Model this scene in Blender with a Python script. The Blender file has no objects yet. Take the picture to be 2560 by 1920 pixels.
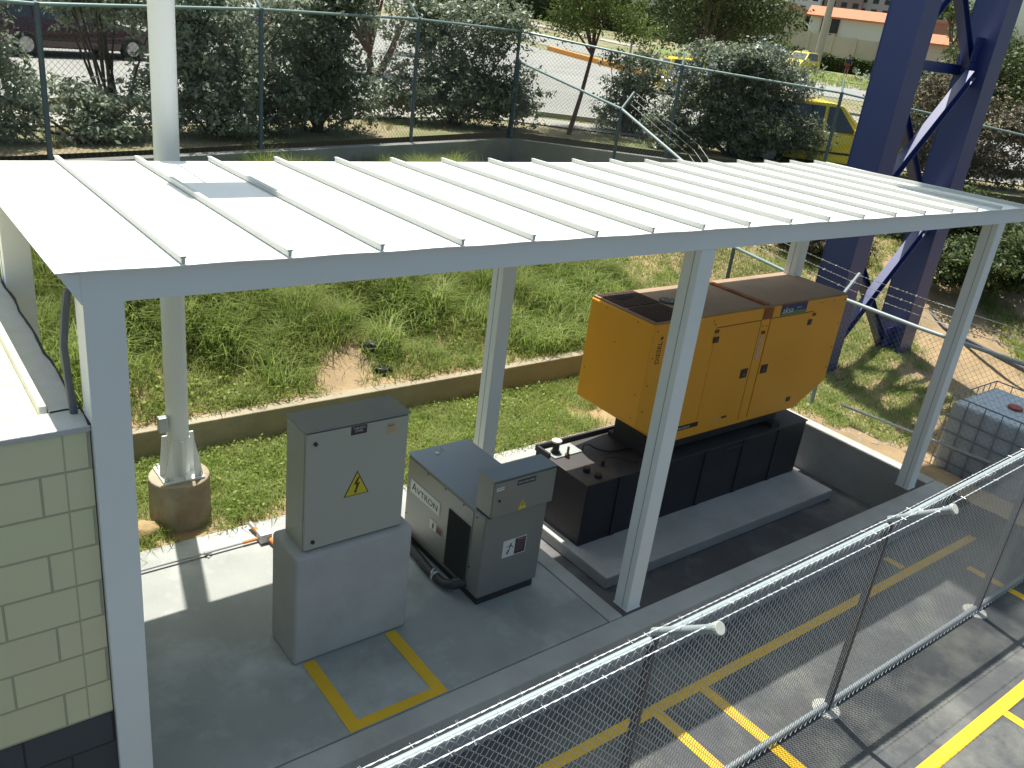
import bpy, math, random
import numpy as np
from mathutils import Vector, Matrix
random.seed(7); RNG = np.random.default_rng(11)
S = bpy.context.scene
R = math.radians
# ------------------------------------------------------------------ camera
cd = bpy.data.cameras.new("camera"); cam = bpy.data.objects.new("camera", cd)
S.collection.objects.link(cam); S.camera = cam
cd.sensor_fit = 'HORIZONTAL'; cd.sensor_width = 36.0; cd.lens = 36.0*2138.47/2560
cd.clip_start = 0.05; cd.clip_end = 2000
CAM = (-0.807, -3.602, 4.249)
mr = [[0.7914451473811736, 0.15108767054128283, -0.5922728210016065],
      [-0.599758065526142, 0.37888705625045754, -0.7047941979345478],
      [0.11791879206951021, 0.9130263492453388, 0.39048437108365325]]
M4 = Matrix(mr).to_4x4(); M4.translation = Vector(CAM); cam.matrix_world = M4
# ------------------------------------------------------------------ sky + sun
KX, KY = 0.055, 0.25                     # direction to the sun is (KX, KY, 1)
sdir = Vector((KX, KY, 1)).normalized()
elev = math.asin(sdir.z); azim = math.atan2(sdir.x, sdir.y)
W = bpy.data.worlds.new("World"); S.world = W; W.use_nodes = True
wn = W.node_tree.nodes; wl = W.node_tree.links
sky = wn.new('ShaderNodeTexSky'); sky.sky_type = 'NISHITA'; sky.sun_disc = False
sky.sun_elevation = elev; sky.sun_rotation = azim; sky.dust_density = 4.0; sky.air_density = 1.0; sky.ozone_density = 1.0
tint = wn.new('ShaderNodeMix'); tint.data_type = 'RGBA'; tint.blend_type = 'MULTIPLY'; tint.inputs[0].default_value = 1
tint.inputs[7].default_value = (0.90, 1.04, 0.98, 1)
wl.new(sky.outputs[0], tint.inputs[6]); wl.new(tint.outputs[2], wn['Background'].inputs[0]); wn['Background'].inputs[1].default_value = 0.094
sd = bpy.data.lights.new("sun", 'SUN'); sd.energy = 5.0; sd.angle = R(0.53); sd.color = (1, 0.95, 0.86)
sun = bpy.data.objects.new("sun", sd); S.collection.objects.link(sun)
sun.rotation_euler = sdir.to_track_quat('Z', 'Y').to_euler(); sun.location = (0, 0, 30)
S.view_settings.view_transform = 'Standard'; S.view_settings.look = 'None'
S.view_settings.exposure = 0.55; S.view_settings.gamma = 1.0
S.render.engine = 'CYCLES'
S.cycles.max_bounces = 6; S.cycles.transparent_max_bounces = 8

# ------------------------------------------------------------------ helpers
COL = S.collection
def tag(o, label=None, cat=None, group=None, kind=None):
    if label: o['label'] = label
    if cat: o['category'] = cat
    if group: o['group'] = group
    if kind: o['kind'] = kind
    return o
def empty(name, loc, label, cat, group=None, rz=0):
    o = bpy.data.objects.new(name, None); COL.objects.link(o); o.location = loc; o.rotation_euler = (0, 0, rz)
    o.empty_display_size = 0.2
    return tag(o, label, cat, group)
MATS = {}
def mat(name, col, rough=0.7, metal=0.0, var=0.12, scale=4.0, col2=None, mix=(0.45, 0.62), bump=0.0, bscale=60.0,
        spec=0.5, trans=0.0, coat=0.0, detail=6.0, stretch=None):
    """procedural material: base colour broken up by two noises (and blotches of col2), with optional bump"""
    if name in MATS: return MATS[name]
    m = bpy.data.materials.new(name); m.use_nodes = True; n = m.node_tree.nodes; l = m.node_tree.links
    b = n['Principled BSDF']; b.inputs['Roughness'].default_value = rough; b.inputs['Metallic'].default_value = metal
    b.inputs['Specular IOR Level'].default_value = spec
    if coat: b.inputs['Coat Weight'].default_value = coat; b.inputs['Coat Roughness'].default_value = 0.1
    tc = n.new('ShaderNodeTexCoord'); src = tc.outputs['Object']
    if stretch:
        mp = n.new('ShaderNodeMapping'); mp.inputs['Scale'].default_value = stretch; l.new(src, mp.inputs[0]); src = mp.outputs[0]
    n1 = n.new('ShaderNodeTexNoise'); n1.inputs['Scale'].default_value = scale; n1.inputs['Detail'].default_value = detail
    l.new(src, n1.inputs['Vector'])
    hi = n.new('ShaderNodeMix'); hi.data_type = 'RGBA'
    lo_c = tuple(max(0, c*(1-var)) for c in col)+(1,); hi_c = tuple(min(1, c*(1+var)) for c in col)+(1,)
    hi.inputs[6].default_value = lo_c; hi.inputs[7].default_value = hi_c
    l.new(n1.outputs['Fac'], hi.inputs[0]); out = hi.outputs[2]
    if col2:
        n2 = n.new('ShaderNodeTexNoise'); n2.inputs['Scale'].default_value = scale*0.37; n2.inputs['Detail'].default_value = 8
        n2.inputs['Roughness'].default_value = 0.65
        l.new(src, n2.inputs['Vector'])
        rp = n.new('ShaderNodeMapRange'); rp.inputs[1].default_value = mix[0]; rp.inputs[2].default_value = mix[1]
        l.new(n2.outputs['Fac'], rp.inputs[0])
        m2 = n.new('ShaderNodeMix'); m2.data_type = 'RGBA'; m2.inputs[7].default_value = tuple(col2)+(1,)
        l.new(out, m2.inputs[6]); l.new(rp.outputs[0], m2.inputs[0]); out = m2.outputs[2]
    l.new(out, b.inputs['Base Color'])
    if bump:
        n3 = n.new('ShaderNodeTexNoise'); n3.inputs['Scale'].default_value = bscale; n3.inputs['Detail'].default_value = 4
        l.new(src, n3.inputs['Vector'])
        bp = n.new('ShaderNodeBump'); bp.inputs['Strength'].default_value = bump; bp.inputs['Distance'].default_value = 0.02
        l.new(n3.outputs['Fac'], bp.inputs['Height']); l.new(bp.outputs[0], b.inputs['Normal'])
    if trans:
        tr = n.new('ShaderNodeBsdfTranslucent'); l.new(out, tr.inputs[0]); ms = n.new('ShaderNodeMixShader')
        ms.inputs[0].default_value = trans; l.new(b.outputs[0], ms.inputs[1]); l.new(tr.outputs[0], ms.inputs[2])
        l.new(ms.outputs[0], n['Material Output'].inputs[0])
    MATS[name] = m
    return m
class MB:
    def __init__(s): s.v = []; s.f = []
    def add(s, vs, fs):
        o = len(s.v); s.v += [tuple(v) for v in vs]; s.f += [tuple(i+o for i in f) for f in fs]; return s
    def box(s, x0, x1, y0, y1, z0, z1):
        return s.add([(x0,y0,z0),(x1,y0,z0),(x1,y1,z0),(x0,y1,z0),(x0,y0,z1),(x1,y0,z1),(x1,y1,z1),(x0,y1,z1)],
                     [(0,3,2,1),(4,5,6,7),(0,1,5,4),(1,2,6,5),(2,3,7,6),(3,0,4,7)])
    def quad(s, a, b, c, d): return s.add([a,b,c,d], [(0,1,2,3)])
    def tube(s, pts, r, n=8, caps=True):
        pts = [Vector(p) for p in pts]; rs = r if isinstance(r, (list, tuple)) else [r]*len(pts)
        o = len(s.v); N = len(pts)
        up = None
        for i, p in enumerate(pts):
            t = (pts[min(i+1, N-1)]-pts[max(i-1, 0)]).normalized()
            if up is None: up = Vector((0,0,1)) if abs(t.z) < 0.9 else Vector((1,0,0))
            a = t.cross(up).normalized(); b = a.cross(t).normalized(); up = b
            for k in range(n):
                q = p + rs[i]*(math.cos(2*math.pi*k/n)*a + math.sin(2*math.pi*k/n)*b); s.v.append(tuple(q))
        for i in range(N-1):
            for k in range(n):
                a0 = o+i*n+k; a1 = o+i*n+(k+1) % n; s.f.append((a0, a0+n, a1+n, a1))
        if caps:
            s.f.append(tuple(o+k for k in range(n))); s.f.append(tuple(o+(N-1)*n+k for k in reversed(range(n))))
        return s
    def cyl(s, x, y, z0, z1, r, n=24, r2=None):
        return s.tube([(x,y,z0),(x,y,z1)], [r, r if r2 is None else r2], n)
    def prism(s, poly, a, b, axis='y'):
        """poly in the two other axes (x,z) for axis y, (y,z) for x, (x,y) for z; extruded from a to b"""
        n = len(poly)
        def P(u, v, w):
            return {'y': (u, w, v), 'x': (w, u, v), 'z': (u, v, w)}[axis]
        vs = [P(u, v, a) for u, v in poly]+[P(u, v, b) for u, v in poly]
        fs = [tuple(range(n)), tuple(reversed(range(n, 2*n)))]+[(i, (i+n), (i+1) % n+n, (i+1) % n) for i in range(n)]
        return s.add(vs, fs)
    def build(s, name, m, parent=None, bevel=0, smooth=False, seg=2):
        me = bpy.data.meshes.new(name); me.from_pydata(s.v, [], s.f); me.update()
        import bmesh
        bm = bmesh.new(); bm.from_mesh(me); bmesh.ops.recalc_face_normals(bm, faces=bm.faces); bm.to_mesh(me); bm.free()
        if m: me.materials.append(m)
        o = bpy.data.objects.new(name, me); COL.objects.link(o)
        if parent:
            o.parent = parent
            if parent.type == 'EMPTY' or True:
                off = wloc(parent)
                if parent.rotation_euler.z == 0 and getattr(s, 'world', True):
                    me.transform(Matrix.Translation(-off))
        if smooth:
            for p in me.polygons: p.use_smooth = True
            try: me.shade_smooth()
            except Exception: pass
            md = o.modifiers.new('e', 'EDGE_SPLIT'); md.split_angle = R(35)
        if bevel:
            md = o.modifiers.new('b', 'BEVEL'); md.width = bevel; md.segments = seg; md.limit_method = 'ANGLE'; md.angle_limit = R(40)
        return o
def wloc(o):
    v = Vector((0,0,0))
    while o: v += o.location; o = o.parent
    return v
def npmesh(name, verts, sizes, idx, m, parent=None, smooth=False):
    me = bpy.data.meshes.new(name); nv = len(verts); me.vertices.add(nv)
    me.vertices.foreach_set('co', np.asarray(verts, dtype=np.float32).ravel())
    me.loops.add(len(idx)); me.loops.foreach_set('vertex_index', np.asarray(idx, dtype=np.int32))
    st = np.concatenate([[0], np.cumsum(sizes)[:-1]]).astype(np.int32)
    me.polygons.add(len(sizes)); me.polygons.foreach_set('loop_start', st)
    if smooth: me.polygons.foreach_set('use_smooth', np.ones(len(sizes), dtype=bool))
    me.update(calc_edges=True); me.validate()
    for q in (m if isinstance(m, (list, tuple)) else [m]): me.materials.append(q)
    o = bpy.data.objects.new(name, me); COL.objects.link(o)
    if parent:
        o.parent = parent; me.transform(Matrix.Translation(-wloc(parent)))
    return o
def text(name, s, size, loc, rot, m, parent, ext=0.0008, font_sx=1.0, shear=0.0, bold=0.0):
    c = bpy.data.curves.new(name, 'FONT'); c.body = s; c.size = size; c.extrude = ext; c.align_x = 'CENTER'; c.align_y = 'CENTER'
    c.shear = shear; c.offset = bold; c.resolution_u = 3
    t = bpy.data.objects.new('tmp', c); COL.objects.link(t)
    dg = bpy.context.evaluated_depsgraph_get(); me = bpy.data.meshes.new_from_object(t.evaluated_get(dg)); bpy.data.objects.remove(t)
    me.transform(Matrix.Translation(Vector(loc)-wloc(parent)) @ Matrix(rot).to_4x4() @ Matrix.Diagonal((font_sx,1,1,1)))
    me.materials.clear(); me.materials.append(m); me.name = name
    o = bpy.data.objects.new(name, me); COL.objects.link(o); o.parent = parent
    return o
FRONT = ((1,0,0),(0,0,-1),(0,1,0))       # text on a face that looks to -y
LEFT = ((0,0,-1),(-1,0,0),(0,1,0))       # text on a face that looks to -x (reads towards -y)
UPWARD = ((0,-1,0),(0,0,-1),(1,0,0))     # reads upwards on a face that looks to -y

# ------------------------------------------------------------------ terrain
def ztn(x, y):
    s = np.hypot(np.asarray(x)-CAM[0], np.asarray(y)-CAM[1]); t = np.clip(s-35, 0, 75)
    return 1.9+0.0006*t*t+np.clip((s-14)/20, 0, 1)*0.2
def zt(x, y): return float(ztn(x, y))
PER = [(-14.0, 4.62), (1.5, 9.1), (4.75, 10.04), (8.15, 11.02), (11.2, 11.9), (13.8, 9.65), (16.4, 7.4), (19.9, 4.37), (24.5, 0.4), (31, -5.2)]
def yper(x):
    return np.interp(x, [p[0] for p in PER], [p[1] for p in PER])
def dper(x, y):
    x = np.asarray(x, float); y = np.asarray(y, float)
    d1 = ((x-11.2)*-0.654+(y-11.9)*-0.756)
    d2 = ((x-11.2)*0.2775-(y-11.9)*0.9607)
    return np.minimum(d1, d2)
def sm(t): t = np.clip(t, 0, 1); return t*t*(3-2*t)
def wob(x, y, k=1.0):
    return 0.05*np.sin(1.7*x*k+0.6)*np.cos(1.3*y*k+1.1)+0.03*np.sin(4.1*x*k+2.2*y*k)+0.018*np.sin(9.3*x*k-7.7*y*k)
YR = 3.9
def zyard(x, y):
    x = np.asarray(x, float); y = np.asarray(y, float); d = dper(x, y)
    bank = 0.33+1.02*sm((y-YR)/np.maximum(yper(x)-0.2-YR, 0.5))**0.85 + (1.9*wob(x, y)+0.05*np.sin(2.9*x+1)*np.sin(2.3*y))*sm((y-YR)/0.9)
    left = np.where(y > YR+0.07, bank, 0.0+0.25*wob(x*2, y*2)-0.02)
    right = 1.35*(1-sm(d/6.3))-0.28*sm((4.2-y)/3.5)+0.5*wob(x, y)-0.05
    k = sm((x-8.9)/1.0)
    return left*(1-k)+right*k

m_soil = mat('soil', (0.33,0.235,0.13), 0.95, var=0.3, scale=3, col2=(0.23,0.17,0.10), bump=0.6, bscale=40)
m_verge = mat('verge', (0.27,0.22,0.14), 0.95, var=0.3, scale=1.2, col2=(0.15,0.17,0.07), mix=(0.42,0.58), bump=0.4)
m_asphalt = mat('asphalt', (0.078,0.082,0.088), 0.85, var=0.4, scale=4.5, col2=(0.165,0.17,0.155), mix=(0.47,0.66), bump=0.35, bscale=160)
m_conc = mat('slab_concrete', (0.31,0.325,0.31), 0.8, var=0.22, scale=2.6, col2=(0.50,0.52,0.52), mix=(0.48,0.68), bump=0.2, bscale=90)
m_conc_d = mat('kerb_concrete', (0.42,0.42,0.40), 0.85, var=0.2, scale=3.0, col2=(0.32,0.31,0.29), mix=(0.5,0.75), bump=0.25, bscale=70)
m_wallc = mat('retaining_concrete', (0.30,0.26,0.18), 0.9, var=0.25, scale=2.5, col2=(0.42,0.37,0.28), mix=(0.48,0.7), bump=0.4, bscale=30)
m_plinth = mat('plinth_concrete', (0.40,0.40,0.39), 0.85, var=0.1, scale=2.5, col2=(0.48,0.48,0.48), bump=0.2, bscale=80)
m_pit = mat('pit_floor', (0.10,0.10,0.105), 0.8, var=0.35, scale=1.6, col2=(0.24,0.24,0.24), mix=(0.52,0.7), bump=0.3)
m_street = mat('street_concrete', (0.27,0.27,0.25), 0.9, var=0.15, scale=0.5, col2=(0.21,0.21,0.20), mix=(0.5,0.75))
m_walk = mat('sidewalk_concrete', (0.34,0.33,0.29), 0.9, var=0.12, scale=1.0)
m_yellow = mat('yellow_paint', (0.72,0.44,0.02), 0.7, var=0.12, scale=6, col2=(0.50,0.34,0.06), mix=(0.56,0.8))
m_white = mat('white_metal', (0.82,0.82,0.79), 0.42, var=0.03, scale=1.5, spec=0.5)
m_whitep = mat('white_post', (0.80,0.82,0.80), 0.5, var=0.05, scale=2.0)
m_white2 = mat('white_fascia', (0.80,0.82,0.81), 0.5, var=0.05, scale=1.2)

def grid_sheet(name, xs, ys, zf, m, kind='structure', keep=None):
    X, Y = np.meshgrid(xs, ys); Z = zf(X, Y); nx, ny = len(xs), len(ys)
    V = np.stack([X, Y, Z], -1).reshape(-1, 3)
    i = np.arange(ny-1)[:, None]*nx+np.arange(nx-1)[None, :]; q = np.stack([i, i+1, i+nx+1, i+nx], -1).reshape(-1, 4)
    if keep is not None:
        cx = V[q][:, :, 0].mean(1); cy = V[q][:, :, 1].mean(1); q = q[keep(cx, cy)]
    o = npmesh(name, V, np.full(len(q), 4), q.ravel(), m, smooth=True); tag(o, kind=kind); return o
# the yard's ground inside the perimeter wall
def keep_yard(x, y):
    inside = y < yper(x)+0.1
    slab = (x < 8.62) & (y < 2.5)
    return inside & ~slab
tag(grid_sheet('yard_ground', np.arange(-9, 31, 0.16), np.concatenate([np.arange(-1.1, YR-0.02, 0.16), [YR-0.01, YR+0.08, YR+0.12], np.arange(YR+0.25, 12.4, 0.16)]), zyard, m_soil, keep=keep_yard))
# the ground outside: rises gently with distance, one sheet to the horizon
rr = np.concatenate([np.arange(0, 10, 0.8), 10*1.09**np.arange(0, 50)])
aa = np.radians(np.arange(-75, 156, 1.5)); V = []
def r_per(a):
    d = np.array([math.sin(a), math.cos(a)]); best = 400.0
    for (x0, y0), (x1, y1) in zip(PER[:-1], PER[1:]):
        e = np.array([x1-x0, y1-y0]); A = np.array([[d[0], -e[0]], [d[1], -e[1]]])
        if abs(np.linalg.det(A)) < 1e-9: continue
        t, u = np.linalg.solve(A, np.array([x0-CAM[0], y0-CAM[1]]))
        if -1e-6 <= u <= 1+1e-6 and t > 0: best = min(best, t)
    return best
for a in aa:
    r0 = r_per(a)
    if r0 > 399: r0 = 38.0
    for r_ in rr:
        r1 = r0+r_; x = CAM[0]+math.sin(a)*r1; y = CAM[1]+math.cos(a)*r1; V.append((x, y, zt(x, y)))
n0 = len(rr); q = [(i*n0+j, i*n0+j+1, (i+1)*n0+j+1, (i+1)*n0+j) for i in range(len(aa)-1) for j in range(n0-1)]
npmesh('ground', V, [4]*len(q), np.array(q).ravel(), m_verge, smooth=True)['kind'] = 'structure'
def ribbon(name, L, Rr, m, n=40, k=10, dz=0.012, kind='structure', flat=None):
    """sheet draped between two polylines given as (x, y) lists"""
    def res(P, n):
        P = np.array(P, float); s = np.concatenate([[0], np.cumsum(np.hypot(*np.diff(P, axis=0).T))]); t = np.linspace(0, s[-1], n)
        return np.stack([np.interp(t, s, P[:, 0]), np.interp(t, s, P[:, 1])], 1)
    A = res(L, n); B = res(Rr, n); V = []
    for i in range(n):
        for j in range(k):
            p = A[i]*(1-j/(k-1))+B[i]*(j/(k-1)); V.append((p[0], p[1], (zt(p[0], p[1])+dz) if flat is None else flat))
    q = [(i*k+j, i*k+j+1, (i+1)*k+j+1, (i+1)*k+j) for i in range(n-1) for j in range(k-1)]
    o = npmesh(name, V, [4]*len(q), np.array(q).ravel(), m, smooth=True); o['kind'] = kind; return o
def off(P, d):
    """offset a polyline outwards (to the left of its direction)"""
    P = np.array(P, float); T = np.gradient(P, axis=0); N = np.stack([-T[:, 1], T[:, 0]], 1)/np.hypot(*T.T)[:, None]; return P+N*d
ribbon('sidewalk', off(PER, 1.9), off(PER, 3.3), m_walk, n=90, k=5, dz=0.03)
ribbon('street', off(PER, 4.1), [(-20,75),(2,75),(20,72),(43,62),(37.6,41.1),(34,30.4),(33,22),(36,14),(44,4),(52,-8)], m_street, n=90, k=30, dz=0.02)
ribbon('far_street', [(48,95),(43.5,68),(42,52),(41.2,36),(43,28),(47,20),(54,8)], [(57,95),(51,70),(49,55),(48,44),(52,36),(59,29),(70,15)], m_street, n=50, k=10, dz=0.02)
ribbon('far_sidewalk', [(60,105),(55.8,78),(54.5,66),(54,52)], [(61.8,105),(57.4,78),(56.2,66),(55.8,52)], m_walk, n=30, k=4, dz=0.05)
m_lawn = mat('lawn', (0.15,0.19,0.06), 0.95, var=0.3, scale=0.8, col2=(0.24,0.2,0.1), mix=(0.45,0.7))
ribbon('grass_verge', [(50.5,45),(54,38),(60.5,31),(72,17)], [(59,55),(63,46),(70,38.5),(84,24)], m_lawn, n=30, k=10, dz=0.04)
m_orange = mat('orange_kerb_paint', (0.72,0.33,0.08), 0.8, var=0.1, scale=2)
# kerbs: real steps
def kerb(name, P, w, h, m):
    A = np.array(P, float); mb = MB(); B = off(P, w)
    for i in range(len(A)-1):
        a, b, c, d = A[i], A[i+1], B[i+1], B[i]; z = [zt(*p) for p in (a, b, c, d)]
        mb.add([(a[0],a[1],z[0]-0.1),(b[0],b[1],z[1]-0.1),(c[0],c[1],z[2]-0.1),(d[0],d[1],z[3]-0.1),
                (a[0],a[1],z[0]+h),(b[0],b[1],z[1]+h),(c[0],c[1],z[2]+h),(d[0],d[1],z[3]+h)],
               [(4,5,6,7),(0,1,5,4),(1,2,6,5),(2,3,7,6),(3,0,4,7)])
    o = mb.build(name, m); o['kind'] = 'structure'
kerb('orange_kerb', [(38.9,44.5),(37.8,41.1),(35.6,34),(34.2,30.4),(33.9,28.5)], 0.35, 0.28, m_orange)
kerb('median_kerb', [(33.88,28.3),(33.2,22),(36.2,14),(44,4)], 0.3, 0.12, m_walk)
kerb('street_kerb', off(PER, 3.95)[1:-1], 0.16, 0.12, m_walk)

# ------------------------------------------------------------------ asphalt, slab, pit
ZA = -0.4
MB().add([(-9,-9,ZA),(34,-9,ZA),(34,-0.22,ZA),(-9,-0.22,ZA)], [(0,1,2,3)]).build('asphalt_yard', m_asphalt)['kind'] = 'structure'
mb = MB(); mb.box(-2.2, 3.50, -0.02, 2.50, -0.62, 0.0)
o = mb.build('concrete_slab', m_conc, bevel=0.008); o['kind'] = 'structure'
mb = MB(); mb.box(-2.2, 8.66, -0.21, -0.026, -0.62, -0.002); o = mb.build('concrete_kerb', m_conc_d, bevel=0.01); o['kind'] = 'structure'
mb = MB(); mb.box(3.512, 3.66, -0.02, 2.398, -0.62, -0.001); o = mb.build('pit_wall_left', m_conc_d, bevel=0.01); o['kind'] = 'structure'
mb = MB(); mb.box(8.47, 8.66, -0.02, 2.398, -0.62, -0.001); o = mb.build('pit_wall_right', m_conc_d, bevel=0.01); o['kind'] = 'structure'
mb = MB(); mb.box(3.512, 8.66, 2.40, 2.61, -0.62, 0.02); o = mb.build('pit_wall_back', m_conc_d, bevel=0.01); o['kind'] = 'structure'
MB().add([(3.66,-0.02,-0.60),(8.47,-0.02,-0.60),(8.47,2.399,-0.60),(3.66,2.399,-0.60)], [(0,1,2,3)]).build('pit_floor', m_pit)['kind'] = 'structure'
mb = MB(); mb.box(4.40, 8.14, 0.85, 2.262, -0.598, -0.47); o = mb.build('tank_plinth', m_plinth, bevel=0.012); o['kind'] = 'structure'
# yellow paint: the bracket on the slab and the lines on the asphalt (4 mm sheets)
mb = MB()
def rect(x0, x1, y0, y1, z): mb.add([(x0,y0,z),(x1,y0,z),(x1,y1,z),(x0,y1,z)], [(0,1,2,3)])
rect(1.255,1.345,0.06,0.70,0.004); rect(1.255,1.99,-0.018,0.06,0.004); rect(1.90,1.99,0.06,0.70,0.004)
mb.build('yellow_floor_bracket', m_yellow)['kind'] = 'structure'
mb = MB(); z = ZA+0.004
rect(-6, 8.6, -0.67, -0.58, z); rect(3.45,3.55,-2.6,-0.67,z); rect(3.97,4.07,-2.6,-0.67,z); rect(7.86,7.96,-1.75,-0.9,z)
rect(-6, 12, -2.13, -2.03, z); rect(5.98,6.07,-4.2,-2.13,z); rect(7.18,7.27,-0.56,-0.36,z)
mb.build('yellow_road_marking', m_yellow)['kind'] = 'structure'
m_light_patch = mat('worn_cement', (0.42,0.42,0.38), 0.9, var=0.2, scale=9)

# ------------------------------------------------------------------ retaining walls
def wall_run(name, P, z0, z1, th, m, label, cat, ztop=None):
    mb = MB(); A = np.array(P, float); B = off(P, -th)
    for i in range(len(A)-1):
        a, b, c, d = A[i], A[i+1], B[i+1], B[i]
        t = [z1]*4 if ztop is None else [ztop[i], ztop[i+1], ztop[i+1], ztop[i]]
        mb.add([(a[0],a[1],z0),(b[0],b[1],z0),(c[0],c[1],z0),(d[0],d[1],z0),(a[0],a[1],t[0]),(b[0],b[1],t[1]),(c[0],c[1],t[2]),(d[0],d[1],t[3])],
               [(4,5,6,7),(0,1,5,4),(2,3,7,6)])
    a, d = A[0], B[0]
    o = mb.build(name, m); tag(o, label, cat); return o
o = MB().box(-6, 9.15, YR-0.02, YR+0.13, -0.25, 0.335).build('retaining_wall', m_wallc, bevel=0.01)
tag(o, 'low soil-stained concrete retaining wall along the foot of the grass bank', 'wall')
wall_run('perimeter_wall', PER, 0.6, 1.83, 0.22, mat('perimeter_concrete', (0.30,0.30,0.28), 0.9, var=0.2, scale=1.5, col2=(0.2,0.2,0.19), bump=0.3),
         'grey concrete wall under the green perimeter fence at the top of the bank', 'wall', ztop=[1.83]*10)

# ------------------------------------------------------------------ canopy
can = empty('canopy', (4.0, 1.1, 0), 'long white metal canopy with standing seam roof over the generator yard', 'canopy')
XL, XR = -0.10, 8.72
mb = MB()      # roof sheet (slightly wavy front edge) and standing seams
xs = np.linspace(-0.18, 8.67, 113)
for i in range(len(xs)-1):
    x0, x1 = xs[i], xs[i+1]; e0 = 0.0025*math.sin(i*0.9); e1 = 0.0025*math.sin((i+1)*0.9)
    mb.add([(x0,-0.03+e0,3.132+e0*.4),(x1,-0.03+e1,3.132+e1*.4),(x1,2.40,3.10),(x0,2.40,3.10),(x0,-0.03+e0,3.126+e0*.4),(x1,-0.03+e1,3.126+e1*.4),(x1,2.40,3.094),(x0,2.40,3.094)],
           [(0,1,2,3),(7,6,5,4),(4,5,1,0),(6,7,3,2)])
roof = mb.build('roof_panel', m_white, can)
for k in range(18):
    x = 0.31+0.4775*k; mb = MB()
    mb.box(x-0.004, x+0.012, -0.024, 2.395, 3.1335, 3.158); mb.box(x-0.009, x+0.017, -0.026, 2.397, 3.1575, 3.166)
    for v in range(len(mb.v)):
        a = mb.v[v]; mb.v[v] = (a[0], a[1], a[2]-(a[1])*0.0132+0.002)
    mb.build('roof_seam', mat('seam_white', (0.60,0.61,0.57), 0.5, var=0.03), can)
mb = MB(); mb.box(-0.09, 8.65, -0.005, 0.05, 2.985, 3.122)
mb.build('front_fascia', m_white2, can, bevel=0.004)
mb = MB(); mb.box(-0.09, 8.65, 2.33, 2.38, 2.955, 3.092); mb.build('rear_fascia', m_white2, can, bevel=0.004)
mb = MB(); mb.prism([(-0.17,3.12),(-0.09,3.118),(-0.088,2.985)], -0.01, 2.38, 'y'); mb.build('side_flashing', m_white2, can)
mb = MB(); mb.prism([(8.664,3.12),(8.652,3.118),(8.652,2.985)], -0.01, 2.38, 'y'); mb.build('side_flashing', m_white2, can)
for x in (-0.0, 1.24, 2.48, 3.735, 4.97, 6.2, 7.4, 8.1):
    MB().box(x-0.04, x+0.04, 0.052, 2.328, 2.99, 3.085).build('rafter', m_white2, can)
m_grout = mat('grout', (0.36,0.36,0.35), 0.9)
for i, (x0, x1, y0, y1, zb) in enumerate([(-0.085,0.075,-0.075,0.075,0), (3.60,3.865,-0.075,0.15,0), (7.965,8.23,-0.075,0.15,0)]):
    if i == 0:
        mb = MB().box(x0, x1, y0+0.07, y1+0.07, 0, 2.99)
    else:      # box section made of two lipped channels: a seam shows down each face
        mb = MB().box(3.715 if i == 1 else 8.08, 3.86 if i == 1 else 8.225, -0.004, 0.145, 0, 2.985)
    p_ = mb.build('post', m_whitep, can, bevel=0.004)
    b = mb.v; xa = min(v[0] for v in b); xb = max(v[0] for v in b); ya = min(v[1] for v in b); yb = max(v[1] for v in b)
    MB().box(xa-0.004, xb+0.004, ya-0.004, yb+0.004, 0, 0.010).build('base_plate', m_whitep, p_)
    if i:
        MB().box(xa-0.0022, xa-0.0002, (ya+yb)/2-0.02, (ya+yb)/2-0.014, 0.01, 2.98).build('seam', m_grout, p_)
for x in (-0.01, 3.735, 8.1):
    p_ = MB().box(x-0.075, x+0.075, 2.02, 2.17, 0 if x < 8 else 0, 2.99).build('post', m_whitep, can, bevel=0.004)
    MB().box(x-0.0772, x-0.0752, 2.09, 2.096, 0.01, 2.98).build('seam', m_grout, p_)
    MB().box(x-0.10, x+0.10, 1.995, 2.195, 0, 0.008).build('base_plate', m_whitep, p_)
# grey cable hanging from the corner of the canopy
m_cable = mat('grey_cable', (0.12,0.13,0.14), 0.6)
o = MB().tube([(-0.105,0.16,3.0),(-0.12,0.17,2.9),(-0.135,0.18,2.75),(-0.13,0.18,2.6),(-0.12,0.17,2.43),(-0.115,0.17,2.3)], 0.017, 8).build('hanging_cable', m_cable, smooth=True)
tag(o, 'dark grey cable hanging from the left corner of the white canopy beside its post', 'cable')

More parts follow.
